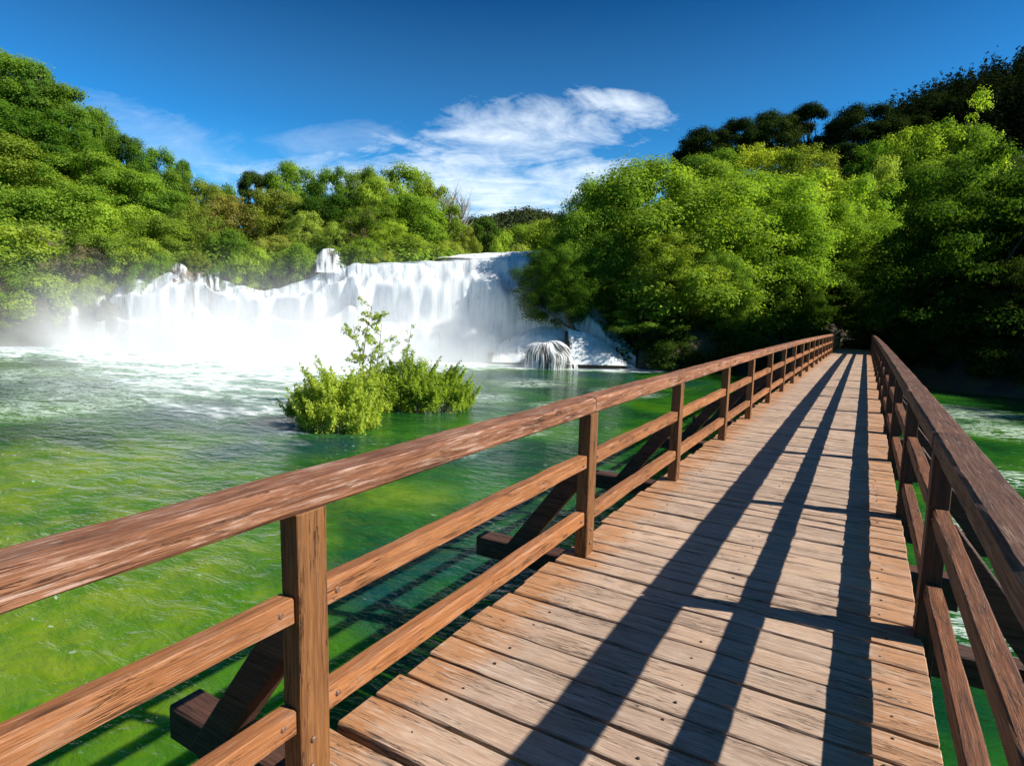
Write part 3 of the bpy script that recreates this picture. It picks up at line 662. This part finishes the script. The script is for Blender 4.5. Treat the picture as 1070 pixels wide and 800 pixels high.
# left hillside, middle
T('oak', -20, 105, 120, 66, 'deepl', 'dark green tree on the left edge beneath the hilltop trees', group=GL)
T('oakb', 55, 118, 96, 66, 'deepl', 'dark spreading tree under the hilltop evergreen', group=GL)
T('oak', 20, 148, 100, 63, 'fresh', 'fresh green tree lit in front of the dark spreading tree', group=GL)
T('oakb', 92, 160, 90, 64, 'fresh', 'fresh green spreading tree mid-slope below the small domed tree', group=GL)
T('oak', 140, 180, 80, 63, 'fresh', 'broad leafy tree mid-slope below the rounded skyline tree', group=GL)
T('ash', 178, 200, 56, 63, 'mid', 'upright green tree low on the left slope', group=GL)
T('bushb', 206, 212, 60, 62, 'olive', 'olive shrub beside the reddish brown thicket', 'bush', 'bush', GL)
T('willow', 244, 204, 76, 61, 'brown', 'reddish brown thicket of bare twigs above the round bright bush', 'bush', 'bush', GL)
T('bushb', 218, 225, 60, 58, 'olive', 'low olive bush under the reddish brown thicket', 'bush', 'bush', GL)
T('oak', -40, 190, 100, 58, 'mid', 'green tree half out of the picture at mid-height on the left edge', group=GL)
T('oakb', 28, 200, 80, 59, 'mid', 'shaded green tree above the lighter bank bushes near the left edge', group=GL)
T('oak', 70, 196, 100, 60, 'fresh', 'leafy spreading tree left of the dark gap on the hillside', group=GL)
T('oakb', 128, 214, 86, 57, 'bright', 'bright green tree above the left end of the cascade', group=GL)
T('oak', 172, 228, 66, 56, 'fresh', 'fresh green tree directly above the narrow white spout', group=GL)
# left bank bushes down to the water
T('bush', -50, 240, 120, 53, 'fresh', 'big yellow-green bush cut by the left edge above the river', 'bush', 'bush', GB)
T('oakb', 30, 236, 110, 54, 'bright', 'largest bright yellow-green shrub high on the left bank', 'bush', 'bush', GB)
T('bushb', 84, 256, 60, 52, 'grey', 'greyish leafless shrub above the thin left strands of water', 'bush', 'bush', GB)
T('oak', 112, 246, 70, 53.5, 'fresh', 'green shrub over the left end of the falls', 'bush', 'bush', GB)
T('bush', 150, 250, 60, 53, 'bright', 'bright shrub just above the misty lip of the left cascade', 'bush', 'bush', GB)
T('bushb', 8, 280, 76, 50, 'fresh', 'yellow-green bush hanging to the water in the left corner', 'bush', 'bush', GB)
T('bush', 52, 288, 76, 50, 'bright', 'bright bush overhanging the river beside the first thin strand of water', 'bush', 'bush', GB)
T('bushb', 100, 288, 44, 50.6, 'bright', 'small bright tuft growing over the brown rocks of the left cascade', 'bush', 'bush', GB)
T('bush', -30, 300, 90, 48.8, 'mid', 'darker bush low on the shore at the left edge', 'bush', 'bush', GB)
T('bushb', 28, 318, 50, 48.6, 'olive', 'low olive bush trailing over the shore near the left edge', 'bush', 'bush', GB)
T('bushb', 172, 270, 28, 51.5, 'fresh', 'small green bush left of the narrow white spout', 'bush', 'bush', GB)
T('bushb', 205, 262, 34, 52, 'olive', 'small olive bush between the narrow spout and the thin strands', 'bush', 'bush', GB)
T('bush', 240, 240, 50, 55, 'mid', 'dark green bush behind the round bright bush', 'bush', 'bush', GB)
T('bush', 266, 259, 46, 50.2, 'bright', 'round bright yellow-green bush perched on the lip of the left cascade', 'bush', 'bush', GB, pz=1)
T('bushb', 302, 262, 34, 51.5, 'fresh', 'green bush with rocks at its foot left of the small upper waterfall', 'bush', 'bush', GB)
T('bush', 290, 246, 50, 55, 'pale', 'pale bush behind the round bright bush and left of the small upper waterfall', 'bush', 'bush', GB)
# knoll behind the falls
T('pineb', 261, 180, 34, 68, 'pinel', 'small ragged dark pine left of the wooded knoll', 'pine_tree', 'tree', GM)
T('pineb', 280, 181, 24, 69, 'pinel', 'thin ragged pine touching the pale green crown at the left of the knoll', 'pine_tree', 'tree', GM)
T('oak', 305, 170, 56, 68, 'fresh', 'pointed bright green tree at the left end of the knoll', group=GM)
T('oak', 290, 200, 66, 62, 'olive', 'silvery olive tree in front of the pointed bright green tree', group=GM)
T('oakb', 352, 175, 54, 68, 'mid', 'rich green tree on the left crest of the knoll', group=GM)
T('oak', 380, 176, 44, 69, 'mid', 'green crown at the centre of the knoll crest', group=GM)
T('oak', 345, 205, 66, 62, 'deep', 'dark green tree casting a deep shade in the middle of the knoll', group=GM)
T('oakb', 422, 174, 84, 67, 'fresh', 'broadest rounded tree on the right of the knoll crest', group=GM)
T('oak', 398, 186, 60, 63, 'bright', 'sunlit yellow-green crown in front of the knoll crest', group=GM)
T('oakb', 452, 190, 56, 65, 'fresh', 'green tree where the knoll crest drops to the right', group=GM)
T('oak', 430, 205, 76, 60, 'fresh', 'leafy tree low on the right side of the knoll', group=GM)
T('oakb', 388, 215, 66, 58, 'mid', 'mid green tree above the brushwood of the knoll', group=GM)
T('ash', 470, 214, 36, 62, 'olive', 'upright olive tree at the foot of the bare grey trunks', group=GM)
T('ash', 486, 236, 28, 62, 'olive', 'last small tree at the right end of the knoll above the upper river', group=GM)
T('willow', 318, 220, 56, 57, 'pale', 'pale willow left of the small upper waterfall top', group=GM)
T('sparse', 382, 222, 44, 56, 'grey', 'thin brownish half-bare tree in front of the knoll', group=GM)
T('willow', 352, 232, 46, 56, 'pale', 'pale green willow above the small upper waterfall', group=GM)
T('willow', 410, 232, 66, 54, 'bright', 'bright brushy willow at the foot of the knoll centre', 'bush', 'bush', GM)
T('bushb', 378, 252, 62, 51.2, 'fresh', 'bush touching the left end of the tall curtain lip', 'bush', 'bush', GM)
T('bush', 432, 245, 60, 52.2, 'fresh', 'rounded bush above the middle of the tall curtain lip', 'bush', 'bush', GM)
T('bushb', 466, 252, 44, 56, 'pale', 'low pale bush where the white upper river begins', 'bush', 'bush', GM)
T('bush', 312, 254, 40, 49.3, 'fresh', 'bush hugging the left side of the small upper waterfall', 'bush', 'bush', GB)
T('bush', 380, 250, 42, 49.6, 'fresh', 'bush hugging the right side of the small upper waterfall', 'bush', 'bush', GM)
T('bushb', 360, 268, 26, 48.9, 'mid', 'little green bush in the notch right of the small upper waterfall', 'bush', 'bush', GM)
T('bushb', 146, 276, 26, 49.6, 'fresh', 'tuft on the left shoulder of the dense white cascade', 'bush', 'bush', GB)
T('bushb', 224, 276, 18, 49.8, 'mid', 'dark tuft between the thin strands on the cascade lip', 'bush', 'bush', GB)
T('bush', 300, 276, 24, 49.4, 'mid', 'green tuft on the cascade lip right of the round bright bush', 'bush', 'bush', GB)
T('bushb', 404, 262, 30, 49.4, 'bright', 'bright tuft dipping over the left part of the tall curtain lip', 'bush', 'bush', GM)
T('bushb', 246, 266, 34, 49.8, 'fresh', 'low green bush left of the round bright bush on the cascade lip', 'bush', 'bush', GB)
T('bush', 166, 264, 30, 50.4, 'fresh', 'rounded bush above the dense white part of the left cascade', 'bush', 'bush', GB)
T('bushb', 284, 270, 30, 49.6, 'fresh', 'low bush touching the right side of the round bright bush', 'bush', 'bush', GB)
# bare trees
def bare(u, vt, D, label, seed):
    rng = np.random.default_rng(seed); p = ray(u, vt, D); g = ground(p.x, p.y, False); h = p.z-g; V, Fs = [], []
    tube(V, Fs, (0, 0, -.3), (.3, .1, h*.8), .16, .05, .3, rng, 8)
    for k in range(16):
        z0 = h*rng.uniform(.3, .8); a = rng.uniform(0, 6.28); L = h*rng.uniform(.12, .3); q = np.array([math.cos(a)*L*.45, math.sin(a)*L*.45, L])
        b0 = np.array([.3*z0/h, .1*z0/h, z0]); tube(V, Fs, b0, b0+q, .06, .025, .12, rng, 5, 5)
        for _ in range(3):
            q2 = q+rng.normal(size=3)*.35*L; tube(V, Fs, b0+q*.5, b0+q2, .035, .015, .1, rng, 3, 4)
    e = empty('bare_tree', (p.x, p.y, g)); tag(e, label, 'tree', 'bare grey trees at the right end of the knoll'); link('trunk', mesh_np('trunk', V, Fs, 4, True), M_greybark, e)
bare(468, 196, 63, 'leafless grey tree rising from the right end of the knoll', 3)
bare(481, 202, 63, 'thinner leafless grey tree just right of its taller bare neighbour', 4)
# valley beyond the upper river
GV = 'trees beyond the upper river'
T('oak', 575, 232, 60, 118, 'bright', 'round yellow-green tree in the valley beyond the upper river', group=GV)
T('oak', 548, 235, 48, 122, 'fresh', 'green round tree left of the yellow-green one beyond the upper river', group=GV)
T('bush', 528, 242, 40, 118, 'bright', 'small bright bush beyond the upper river in front of the far hill', 'bush', 'bush', GV)
T('pineb', 510, 228, 40, 124, 'deep', 'dark tree beyond the upper river nearest to the knoll', group=GV)
T('pineb', 494, 234, 34, 122, 'deep', 'dark tree partly hidden by the right end of the knoll', group=GV)
T('bush', 545, 256, 44, 110, 'pale', 'low pale bush on the far edge of the upper river', 'bush', 'bush', GV)
T('oakb', 600, 228, 40, 116, 'fresh', 'green tree beyond the upper river half hidden by the big right bank tree', group=GV)
# right bank
T('big', 690, 168, 250, 47, 'fresh', 'huge spreading fresh green tree left of the bridge end', group=GR)
T('bigb', 636, 190, 120, 44.5, 'fresh', 'tall leafy tree at the left edge of the right bank grove', group=GR, zg=1.0)
T('bigb', 580, 262, 92, 41.6, 'deep', 'dark leaning tree whose low branches overhang the foot of the falls', group=GR, zg=.6)
lean = bpy.data.objects['tree'] if False else [o for o in C.objects if o.get('label', '').startswith('dark leaning tree')][0]
_V, _F = [], []; _a = hp(622, 40.9); _a.z = -1.6; _b = ray(590, 318, 41.6); tube(_V, _F, _a, _b, .26, .12, .25, np.random.default_rng(5), 8); tube(_V, _F, (_a+_b)/2, ray(572, 325, 41.2), .12, .05, .1, np.random.default_rng(6), 6)
_o = link('limb', mesh_np('limb', _V, _F, 4, True), M_bark, lean); bpy.context.view_layer.update(); _o.matrix_parent_inverse = lean.matrix_world.inverted()
T('bigb', 610, 235, 90, 43.0, 'mid', 'green tree behind the dark leaning tree', group=GR, zg=.8)
T('big', 790, 178, 190, 50, 'fresh', 'broad fresh green tree directly above the left parapet end', group=GR)
T('bigb', 700, 240, 130, 41.8, 'fresh', 'leafy tree drooping over the shore left of the bridge', group=GR)
T('bigb', 750, 262, 90, 41.2, 'mid', 'drooping green tree closest to the bridge on its left side', group=GR)
T('tier', 676, 285, 100, 41.2, 'mid', 'low dark-leaved tree over the shore between the boulders and the bridge', group=GR)
T('oakb', 850, 180, 110, 56, 'bright', 'bright tree behind the broad tree above the bridge end', group=GR)
T('oak', 745, 172, 80, 58, 'fresh', 'green treetop peeping up below the leftmost ridge pine', group=GR)
T('willow', 850, 150, 76, 66, 'olive', 'light olive tree among the dark ridge pines', group=GR)
T('bigb', 880, 215, 120, 52, 'fresh', 'green tree straight above the far end of the footbridge', group=GR)
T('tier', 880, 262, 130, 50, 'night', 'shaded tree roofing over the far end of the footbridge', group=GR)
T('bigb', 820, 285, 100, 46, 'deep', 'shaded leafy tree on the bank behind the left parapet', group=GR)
T('oakb', 965, 130, 90, 64, 'fresh', 'fresh green tree in front of the dark upper right hill', group=GR)
T('sparse', 1022, 94, 56, 62, 'bright', 'tall airy yellow-green tree against the dark upper right hill', group=GR)
T('willow', 925, 162, 60, 60, 'pale', 'creamy pale flowering bush between the ridge pines and the dark tiered tree', 'bush', 'bush', GR)
T('oakb', 905, 185, 90, 55, 'fresh', 'rounded green tree under the creamy pale bush', group=GR)
T('oak', 985, 165, 90, 56, 'mid', 'green tree behind the top of the dark tiered tree', group=GR)
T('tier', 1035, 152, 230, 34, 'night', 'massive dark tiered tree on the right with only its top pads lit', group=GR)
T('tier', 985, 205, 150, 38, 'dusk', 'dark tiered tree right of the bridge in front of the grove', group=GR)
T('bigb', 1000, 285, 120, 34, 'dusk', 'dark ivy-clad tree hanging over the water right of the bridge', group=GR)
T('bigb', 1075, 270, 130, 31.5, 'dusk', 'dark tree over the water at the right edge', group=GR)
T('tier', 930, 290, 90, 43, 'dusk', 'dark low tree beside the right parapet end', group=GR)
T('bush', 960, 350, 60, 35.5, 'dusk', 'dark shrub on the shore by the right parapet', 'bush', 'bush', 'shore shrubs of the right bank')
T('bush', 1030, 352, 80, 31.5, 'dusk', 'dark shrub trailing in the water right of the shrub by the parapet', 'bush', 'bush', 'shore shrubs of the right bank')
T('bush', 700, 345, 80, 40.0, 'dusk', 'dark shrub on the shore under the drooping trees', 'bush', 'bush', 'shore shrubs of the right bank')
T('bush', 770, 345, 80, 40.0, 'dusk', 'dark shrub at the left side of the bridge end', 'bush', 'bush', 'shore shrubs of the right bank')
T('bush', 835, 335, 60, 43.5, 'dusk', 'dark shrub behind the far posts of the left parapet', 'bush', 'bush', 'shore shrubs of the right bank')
T('willow', 790, 150, 80, 70, 'bright', 'bright slope bush under the second ridge pine', 'bush', 'bush', GR)
T('oakb', 830, 158, 70, 68, 'fresh', 'green slope tree left of the light olive tree', group=GR)
T('oak', 745, 160, 70, 70, 'mid', 'green slope tree just below the leftmost ridge pine', group=GR)
T('oakb', 925, 148, 70, 70, 'mid', 'green slope tree beneath the pine wedged by the upper hill', group=GR)
T('oak', 1000, 132, 80, 66, 'mid', 'green tree behind the tall airy yellow-green tree', group=GR)
# ridge pines
for (k, u, v, w, D, c, lab) in [
 ('pine', 736, 134, 66, 84, 'pine', 'leftmost round dark pine on the right ridge'),
 ('pine', 772, 124, 60, 85, 'pine', 'second dark pine from the left on the right ridge'),
 ('pine', 806, 117, 66, 85, 'pinel', 'broad pine with a slightly greener face in the middle of the ridge'),
 ('pineb', 848, 111, 54, 86, 'pine', 'pine with a pointed ragged top in the middle of the right ridge'),
 ('pine', 900, 110, 84, 84, 'pine', 'biggest dark umbrella pine on the right ridge'),
 ('pine', 945, 122, 60, 88, 'pine', 'dark pine wedged between the biggest umbrella pine and the upper hill'),
 ('pineb', 886, 150, 56, 76, 'pine', 'lower dark pine in front of the biggest umbrella pine'),
 ('pine', 975, 100, 66, 98, 'pine', 'flat-topped dark pine at the foot of the upper right hill')]:
    T(k, u, v, w, D, c, lab, 'pine_tree', 'tree', GP)
# beyond the frame, on the sun's side: they shade the grove
for i, (x, y_, h, w_, c) in enumerate([(14, 46, 9, 12, 'deep'), (20, 42, 10, 12, 'deep'), (28, 44, 14, 14, 'deep'), (24, 36, 13, 12, 'deep'), (36, 42, 17, 14, 'deep'), (33, 31, 14, 13, 'deep')]):
    g = ground(x, y_, False); e = empty('tree', (x, y_, g)); tm, lm, H, Rr = PR['bigb']; e.scale = (w_/14, w_/14, h/H); e.rotation_euler = (0, 0, i*1.3)
    tag(e, 'tall dark tree of the right bank standing beyond the right edge of the picture', 'tree', 'tall bank trees right of the picture')
    link('trunk', tm, None, e); q = link('crown', lm, None, e); q.color = (*COL[c], 1)

# undergrowth and far woods (uncountable)
def scatter(name, label, cat, pts, rads, per, lsize, colr, mat, seed, flat=.8):
    rng = np.random.default_rng(seed); me = leaves_mesh(name, np.array(pts), np.array(rads), per, lsize, rng, flat, .4); me.materials.append(mat)
    o = link(name, me); o.color = (*colr, 1); tag(o, label, cat, kind='stuff')
rg = random.Random(77)
def polar_pt(u, D):
    p = hp(u, D); return p.x, p.y
pts, rads = [], []
for _ in range(2300):
    u = rg.uniform(-200, 495); Dm = float(np.interp(u, fall_u, lip_D)) if u > 60 else 48.3
    D = Dm+2.6+abs(rg.random()**1.3)*34; x, y_ = polar_pt(u, D)
    if 430 < u and D > 66: continue
    if (316 < u < 366 and D < 57) or (174 < u < 206 and D < 55): continue
    if u > 440 and D < 54: continue
    r = rg.uniform(.7, 1.6); pts.append((x, y_, ground(x, y_, False)+r*.4)); rads.append(r)
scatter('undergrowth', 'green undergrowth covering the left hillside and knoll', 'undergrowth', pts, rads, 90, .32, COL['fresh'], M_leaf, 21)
pts, rads = [], []
for _ in range(2600):
    u = rg.uniform(630, 1250); Dm = float(np.interp(u, [630, 895, 1000, 1250], [41.5, 41.5, 33.5, 30])); D = Dm+abs(rg.random()**1.4)*50; x, y_ = polar_pt(u, D)
    if -1.5 < x < 3.4 and y_ < 56: continue
    r = rg.uniform(.6, 1.5); pts.append((x, y_, ground(x, y_, False)+r*.3)); rads.append(r)
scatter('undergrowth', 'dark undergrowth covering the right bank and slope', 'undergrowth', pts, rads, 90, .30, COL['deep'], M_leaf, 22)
pts, rads = [], []
for _ in range(2600):
    u = rg.uniform(440, 720); D = rg.uniform(150, 430); x, y_ = polar_pt(u, D); r = rg.uniform(2, 4); pts.append((x, y_, ground(x, y_, False)+r*.5)); rads.append(r)
scatter('far_forest', 'dark green forest covering the distant hill beyond the falls', 'forest', pts, rads, 60, 1.3, (.050, .068, .030), M_needle, 23, .8)  # leaf colour lightened to stand in for the haze over distance
pts, rads = [], []
for _ in range(900):
    u = rg.uniform(905, 1250); D = rg.uniform(80 if u > 1000 else 95, 175); x, y_ = polar_pt(u, D); g = ground(x, y_, False); H_ = rg.uniform(6, 11); nn = 8
    for k in range(nn): pts.append((x+rg.uniform(-.3, .3), y_+rg.uniform(-.3, .3), g+H_*(.15+.8*k/(nn-1)))); rads.append((2.3-1.9*k/(nn-1))*rg.uniform(.8, 1.1))
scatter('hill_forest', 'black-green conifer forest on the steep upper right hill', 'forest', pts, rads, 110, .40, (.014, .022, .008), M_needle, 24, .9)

# ------------------------------------------------------------------ islet bushes in the river
def stems_bush(u, v, D_, w, h, key_seed, ncl, colr, label, tall=0, lsize=.10, crad=.22, per=60, lean=0):
    p = unproj(u, v); e = empty('bush', (p.x, p.y, ZW-.05)); rng = np.random.default_rng(key_seed); tag(e, label, 'bush', 'bushes growing in the river')
    cen, rad = [], []; V, Fs = [], []
    for _ in range(ncl):
        a = rng.uniform(0, 6.28); q = rng.random()**.5; el = rng.random(); x = w*q*math.cos(a); y_ = w*.8*q*math.sin(a); k_ = 1+.45*noise.noise(Vector((x*1.3, y_*1.3, key_seed))); z = .06+h*k_*(1-q**2.6)*(.2+.8*el**.6)+.2*rng.random()
        cen.append((x, y_, z)); rad.append(crad*rng.uniform(.7, 1.3))
    for k in range(26): c = cen[rng.integers(len(cen))]; tube(V, Fs, (c[0]*.25, c[1]*.25, -.3), c, .022, .006, .08, rng, 6, 5)
    for k in range(tall):
        a = rng.uniform(0, 6.28); L = h*rng.uniform(1.4, 2.15); dx = w*.75*math.cos(a)+lean; dy = w*.5*math.sin(a); b = rng.normal(size=3)*.1
        tube(V, Fs, (dx*.15, dy*.15, -.2), (dx, dy, L), .022, .006, .1, rng, 8, 5)
        for j in range(11):
            t_ = .45+.55*j/10; cen.append((dx*t_+rng.normal()*.10, dy*t_+rng.normal()*.10, -.2+(L+.2)*t_)); rad.append(.10*rng.uniform(.6, 1.3))
    for k in range(int(ncl*.45)):
        q = cen[rng.integers(ncl)]; a = math.atan2(q[1], q[0]); L = rng.uniform(.3, .75)*(.6+.5*h); tip = np.array([.45*math.cos(a)*L+rng.normal()*.08, .45*math.sin(a)*L+rng.normal()*.08, L*.8])
        tube(V, Fs, q, np.array(q)+tip, .008, .003, .03, rng, 3, 4)
        for j in range(6): cen.append(tuple(np.array(q)+tip*(j+1)/6)); rad.append(.10*(1.25-j/7))
    lm = leaves_mesh('crown', np.array(cen), np.array(rad), per, lsize, rng, 1.2, .6, .40, .25); lm.materials.append(M_leaf)
    link('stems', mesh_np('stems', V, Fs, 4, True), M_bark, e); c = link('leaves', lm, None, e); c.color = (*COL[colr], 1)
stems_bush(353, 446, 0, 1.2, 1.35, 1, 190, 'islet', 'low rounded bright green bush standing in the river nearest the bridge', 0, .085, .20, 46)
stems_bush(324, 440, 0, .7, .8, 6, 60, 'islet', 'small low tuft at the left end of the river bushes', 0, .085, .17, 46)
stems_bush(448, 425, 0, 1.65, 1.2, 2, 230, 'isletd', 'darker denser bush at the right end of the river bushes', 0, .09, .22, 46)
stems_bush(415, 426, 0, .9, 1.5, 4, 60, 'isletd', 'upright leafy shoots between the airy sapling and the dense right bush', 4, .09, .19, 44)
def sapling(u, v, label):
    p = unproj(u, v); e = empty('sapling', (p.x, p.y, ZW-.05)); rng = np.random.default_rng(8); tag(e, label, 'sapling', 'bushes growing in the river')
    V, Fs, cen, rad = [], [], [], []
    lat = np.array([cy, sy, 0.]); fwd = np.array([-sy, cy, 0.])
    for (dx, L) in ((.15, 3.75), (-.55, 3.0), (.5, 3.1)):
        tip = lat*dx+np.array([0, 0, L]); tube(V, Fs, (0, 0, -.3), tip, .035, .007, .12, rng, 10, 6)
        for k in range(13):
            t_ = rng.uniform(.35, 1.0); b0 = tip*t_+np.array([0, 0, -.3])*(1-t_); a = rng.uniform(0, 6.28); Lb = rng.uniform(.35, 1.05)*(1.25-t_*.6)
            q = (lat*math.cos(a)+fwd*.7*math.sin(a))*Lb+np.array([0, 0, Lb*rng.uniform(.35, .9)]); tube(V, Fs, b0, b0+q, .012, .004, .05, rng, 5, 4)
            for j in range(7):
                if rng.random() < .75: cen.append(tuple(b0+q*(.25+.75*j/6)+rng.normal(size=3)*.03)); rad.append(.085*rng.uniform(.6, 1.4))
    lm = leaves_mesh('leaves', np.array(cen), np.array(rad), 11, .095, rng, 1., .9, .5, .3); lm.materials.append(M_leaf)
    link('stems', mesh_np('stems', V, Fs, 4, True), M_bark, e); c = link('leaves', lm, None, e); c.color = (*COL['islet'], 1)
sapling(385, 424, 'tall airy sapling with thin leafy twigs rising behind the low river bushes')
stems_bush(384, 428, 0, .9, 1.2, 5, 70, 'islet', 'leafy shoots around the foot of the airy sapling', 0, .085, .2, 46)

# barrier across the path at the end of the bridge
fe = empty('wooden_barrier', (.9, 51.5, -.62)); tag(fe, 'low wooden rail barrier in the shade across the path beyond the bridge end', 'barrier')
for x in (-.9, .9, 2.7):
    me, mid = timber((x-.9, 0, -.3), (x-.9, 0, 1.0), .1, .1, int(x*10)+70, 4); o = link('post', me, M_post, fe); o.location = mid
for z in (.45, .9):
    me, mid = timber((-1.9, 0.1, z), (1.9, 0.1, z), .05, .1, int(z*10)+90, 4); o = link('rail', me, M_plank, fe); o.location = mid
# trodden path at the bridge end
V, Fs = [], []
for j in range(14):
    for i in range(7): V.append((-.4+i*.45, 47.6+j*.6, -.585+.02*noise.noise(Vector((i, j, 0)))))
idx = np.arange(98).reshape(14, 7); Fr = np.stack([idx[:-1, :-1], idx[:-1, 1:], idx[1:, 1:], idx[1:, :-1]], -1).reshape(-1, 4)
tag(link('path', mesh_np('path', V, Fr, 4, True), simple('path_earth', (.16, .12, .08), .95, 0, .03, 5, .4)), kind='structure')

# ------------------------------------------------------------------ sun, sky
SUN_EL = R_(37.2); sd_h = Vector((1, .27, 0)).normalized(); sun_dir = sd_h*math.cos(SUN_EL)+Vector((0, 0, math.sin(SUN_EL)))
sl = bpy.data.lights.new('sun', 'SUN'); sl.energy = 5.0; sl.angle = R_(.5); sl.color = (1, .94, .85)
so = bpy.data.objects.new('sun', sl); C.objects.link(so); so.rotation_euler = (-sun_dir).to_track_quat('-Z', 'Y').to_euler()
w = bpy.data.worlds.new('World'); scene.world = w; w.use_nodes = True; nt = w.node_tree; nt.nodes.clear()
t = NT('tmp'); t.m.user_clear; t.t = nt
sky = t.n('ShaderNodeTexSky', sky_type='NISHITA', sun_disc=False); sky.sun_elevation = SUN_EL
sky.sun_rotation = math.atan2(sd_h.x, sd_h.y); sky.altitude = 800; sky.air_density = 1.0; sky.dust_density = .9; sky.ozone_density = 3.0
hsv = t.n('ShaderNodeHueSaturation', i_Saturation=1.12, i_Value=1.0); gm = t.n('ShaderNodeGamma', i_Gamma=1.75); t.l(t.mix(1, sky.outputs[0], (.52, .72, .77), 'MULTIPLY'), gm.inputs[0]); t.l(gm.outputs[0], hsv.inputs['Color'])
tc = t.n('ShaderNodeTexCoord'); dirv = tc.outputs['Generated']
def dot(v):
    x = t.n('ShaderNodeVectorMath', operation='DOT_PRODUCT'); t.l(dirv, x.inputs[0]); x.inputs[1].default_value = v; return x.outputs['Value']
df = t.math('MAXIMUM', dot((-sy, cy, 0)), .05); ex = t.math('DIVIDE', dot((cy, sy, 0)), df); ez = t.math('DIVIDE', dot((0, 0, 1)), df)
cb = t.n('ShaderNodeCombineXYZ'); t.l(ex, cb.inputs[0]); t.l(ez, cb.inputs[1]); P = cb.outputs[0]
def ell(cx_, cz_, rx, rz, rot):
    c, s = math.cos(rot), math.sin(rot); a = t.math('SUBTRACT', ex, cx_); b = t.math('SUBTRACT', ez, cz_)
    X = t.math('DIVIDE', t.math('ADD', t.math('MULTIPLY', a, c), t.math('MULTIPLY', b, s)), rx); Z = t.math('DIVIDE', t.math('SUBTRACT', t.math('MULTIPLY', b, c), t.math('MULTIPLY', a, s)), rz)
    return t.math('SUBTRACT', 1, t.math('ADD', t.math('MULTIPLY', X, X), t.math('MULTIPLY', Z, Z)))
# hor. elevation scale: ez = (horizon-v)/F
warp = t.noise(t.mapping(P, (3, 6, 1)), 1, 4, .6, 1.0)
n1 = t.noise(t.mapping(P, (4.5, 15, 1), rot=(0, 0, -.15)), 1, 9, .66, 1.3); n2 = t.noise(t.mapping(P, (14, 34, 1), rot=(0, 0, -.2)), 1, 8, .65, 1.0)
nn = t.math('ADD', t.math('MULTIPLY', n1, .65), t.math('MULTIPLY', n2, .35))
def cl(mask, amt, lo, hi):
    return t.math('MULTIPLY', t.ramp(t.math('ADD', t.math('MULTIPLY', mask, .55), t.math('MULTIPLY', t.math('SUBTRACT', nn, .5), 2.7)), [(lo, 0), (hi, 1)]), amt)
m1 = cl(ell((545-535)/F, (326-150)/F, .20, .062, .16), .80, -.05, .85)
m1b = cl(ell((632-535)/F, (326-122)/F, .10, .030, -.22), .75, .0, .7)
m2 = cl(ell((500-535)/F, (326-205)/F, .28, .085, -.02), .78, -.3, .65)
m3 = cl(ell((170-535)/F, (315-150)/F, .22, .05, -.28), .22, -.1, .9)
m4 = cl(ell((350-535)/F, (320-155)/F, .14, .03, .1), .2, -.1, .9)
m5 = cl(ell((400-535)/F, (320-190)/F, .34, .04, .0), .50, -.1, .8)
mm = t.math('MAXIMUM', t.math('MAXIMUM', t.math('MAXIMUM', m1, m1b), t.math('MAXIMUM', m2, m3)), t.math('MAXIMUM', m4, m5))
hz_ = t.ramp(t.math('MAXIMUM', dot((0, 0, 1)), 0), [(0, .85), (.12, .52), (.28, .14), (.5, 0)], 'EASE')
deep_ = t.mix(1, hsv.outputs[0], t.ramp(t.math('MAXIMUM', dot((0, 0, 1)), 0), [(0, (.45, 1.0, .9)), (.18, (.40, .92, .82)), (.34, (.30, .68, .62)), (.5, (.22, .46, .44)), (1, (.2, .4, .4))]), 'MULTIPLY')
skb = t.mix(hz_, deep_, (2.2, 4.8, 6.0))
skc = t.mix(mm, skb, (9.5, 10.5, 11.4))
bg = t.n('ShaderNodeBackground', i_Strength=.062); t.l(skc, bg.inputs[0]); ow = t.n('ShaderNodeOutputWorld'); t.l(bg.outputs[0], ow.inputs[0])
bpy.data.materials.remove(t.m)

scene.view_settings.view_transform = 'Standard'; scene.view_settings.look = 'None'; scene.view_settings.gamma = 1; scene.view_settings.exposure = 0.85
scene.render.engine = 'CYCLES'; scene.cycles.transparent_max_bounces = 12; scene.cycles.max_bounces = 6; scene.cycles.volume_step_rate = 2.5
scene.cycles.volume_bounces = 3; scene.cycles.volume_max_steps = 64
scene.render.resolution_x = 1024; scene.render.resolution_y = 765
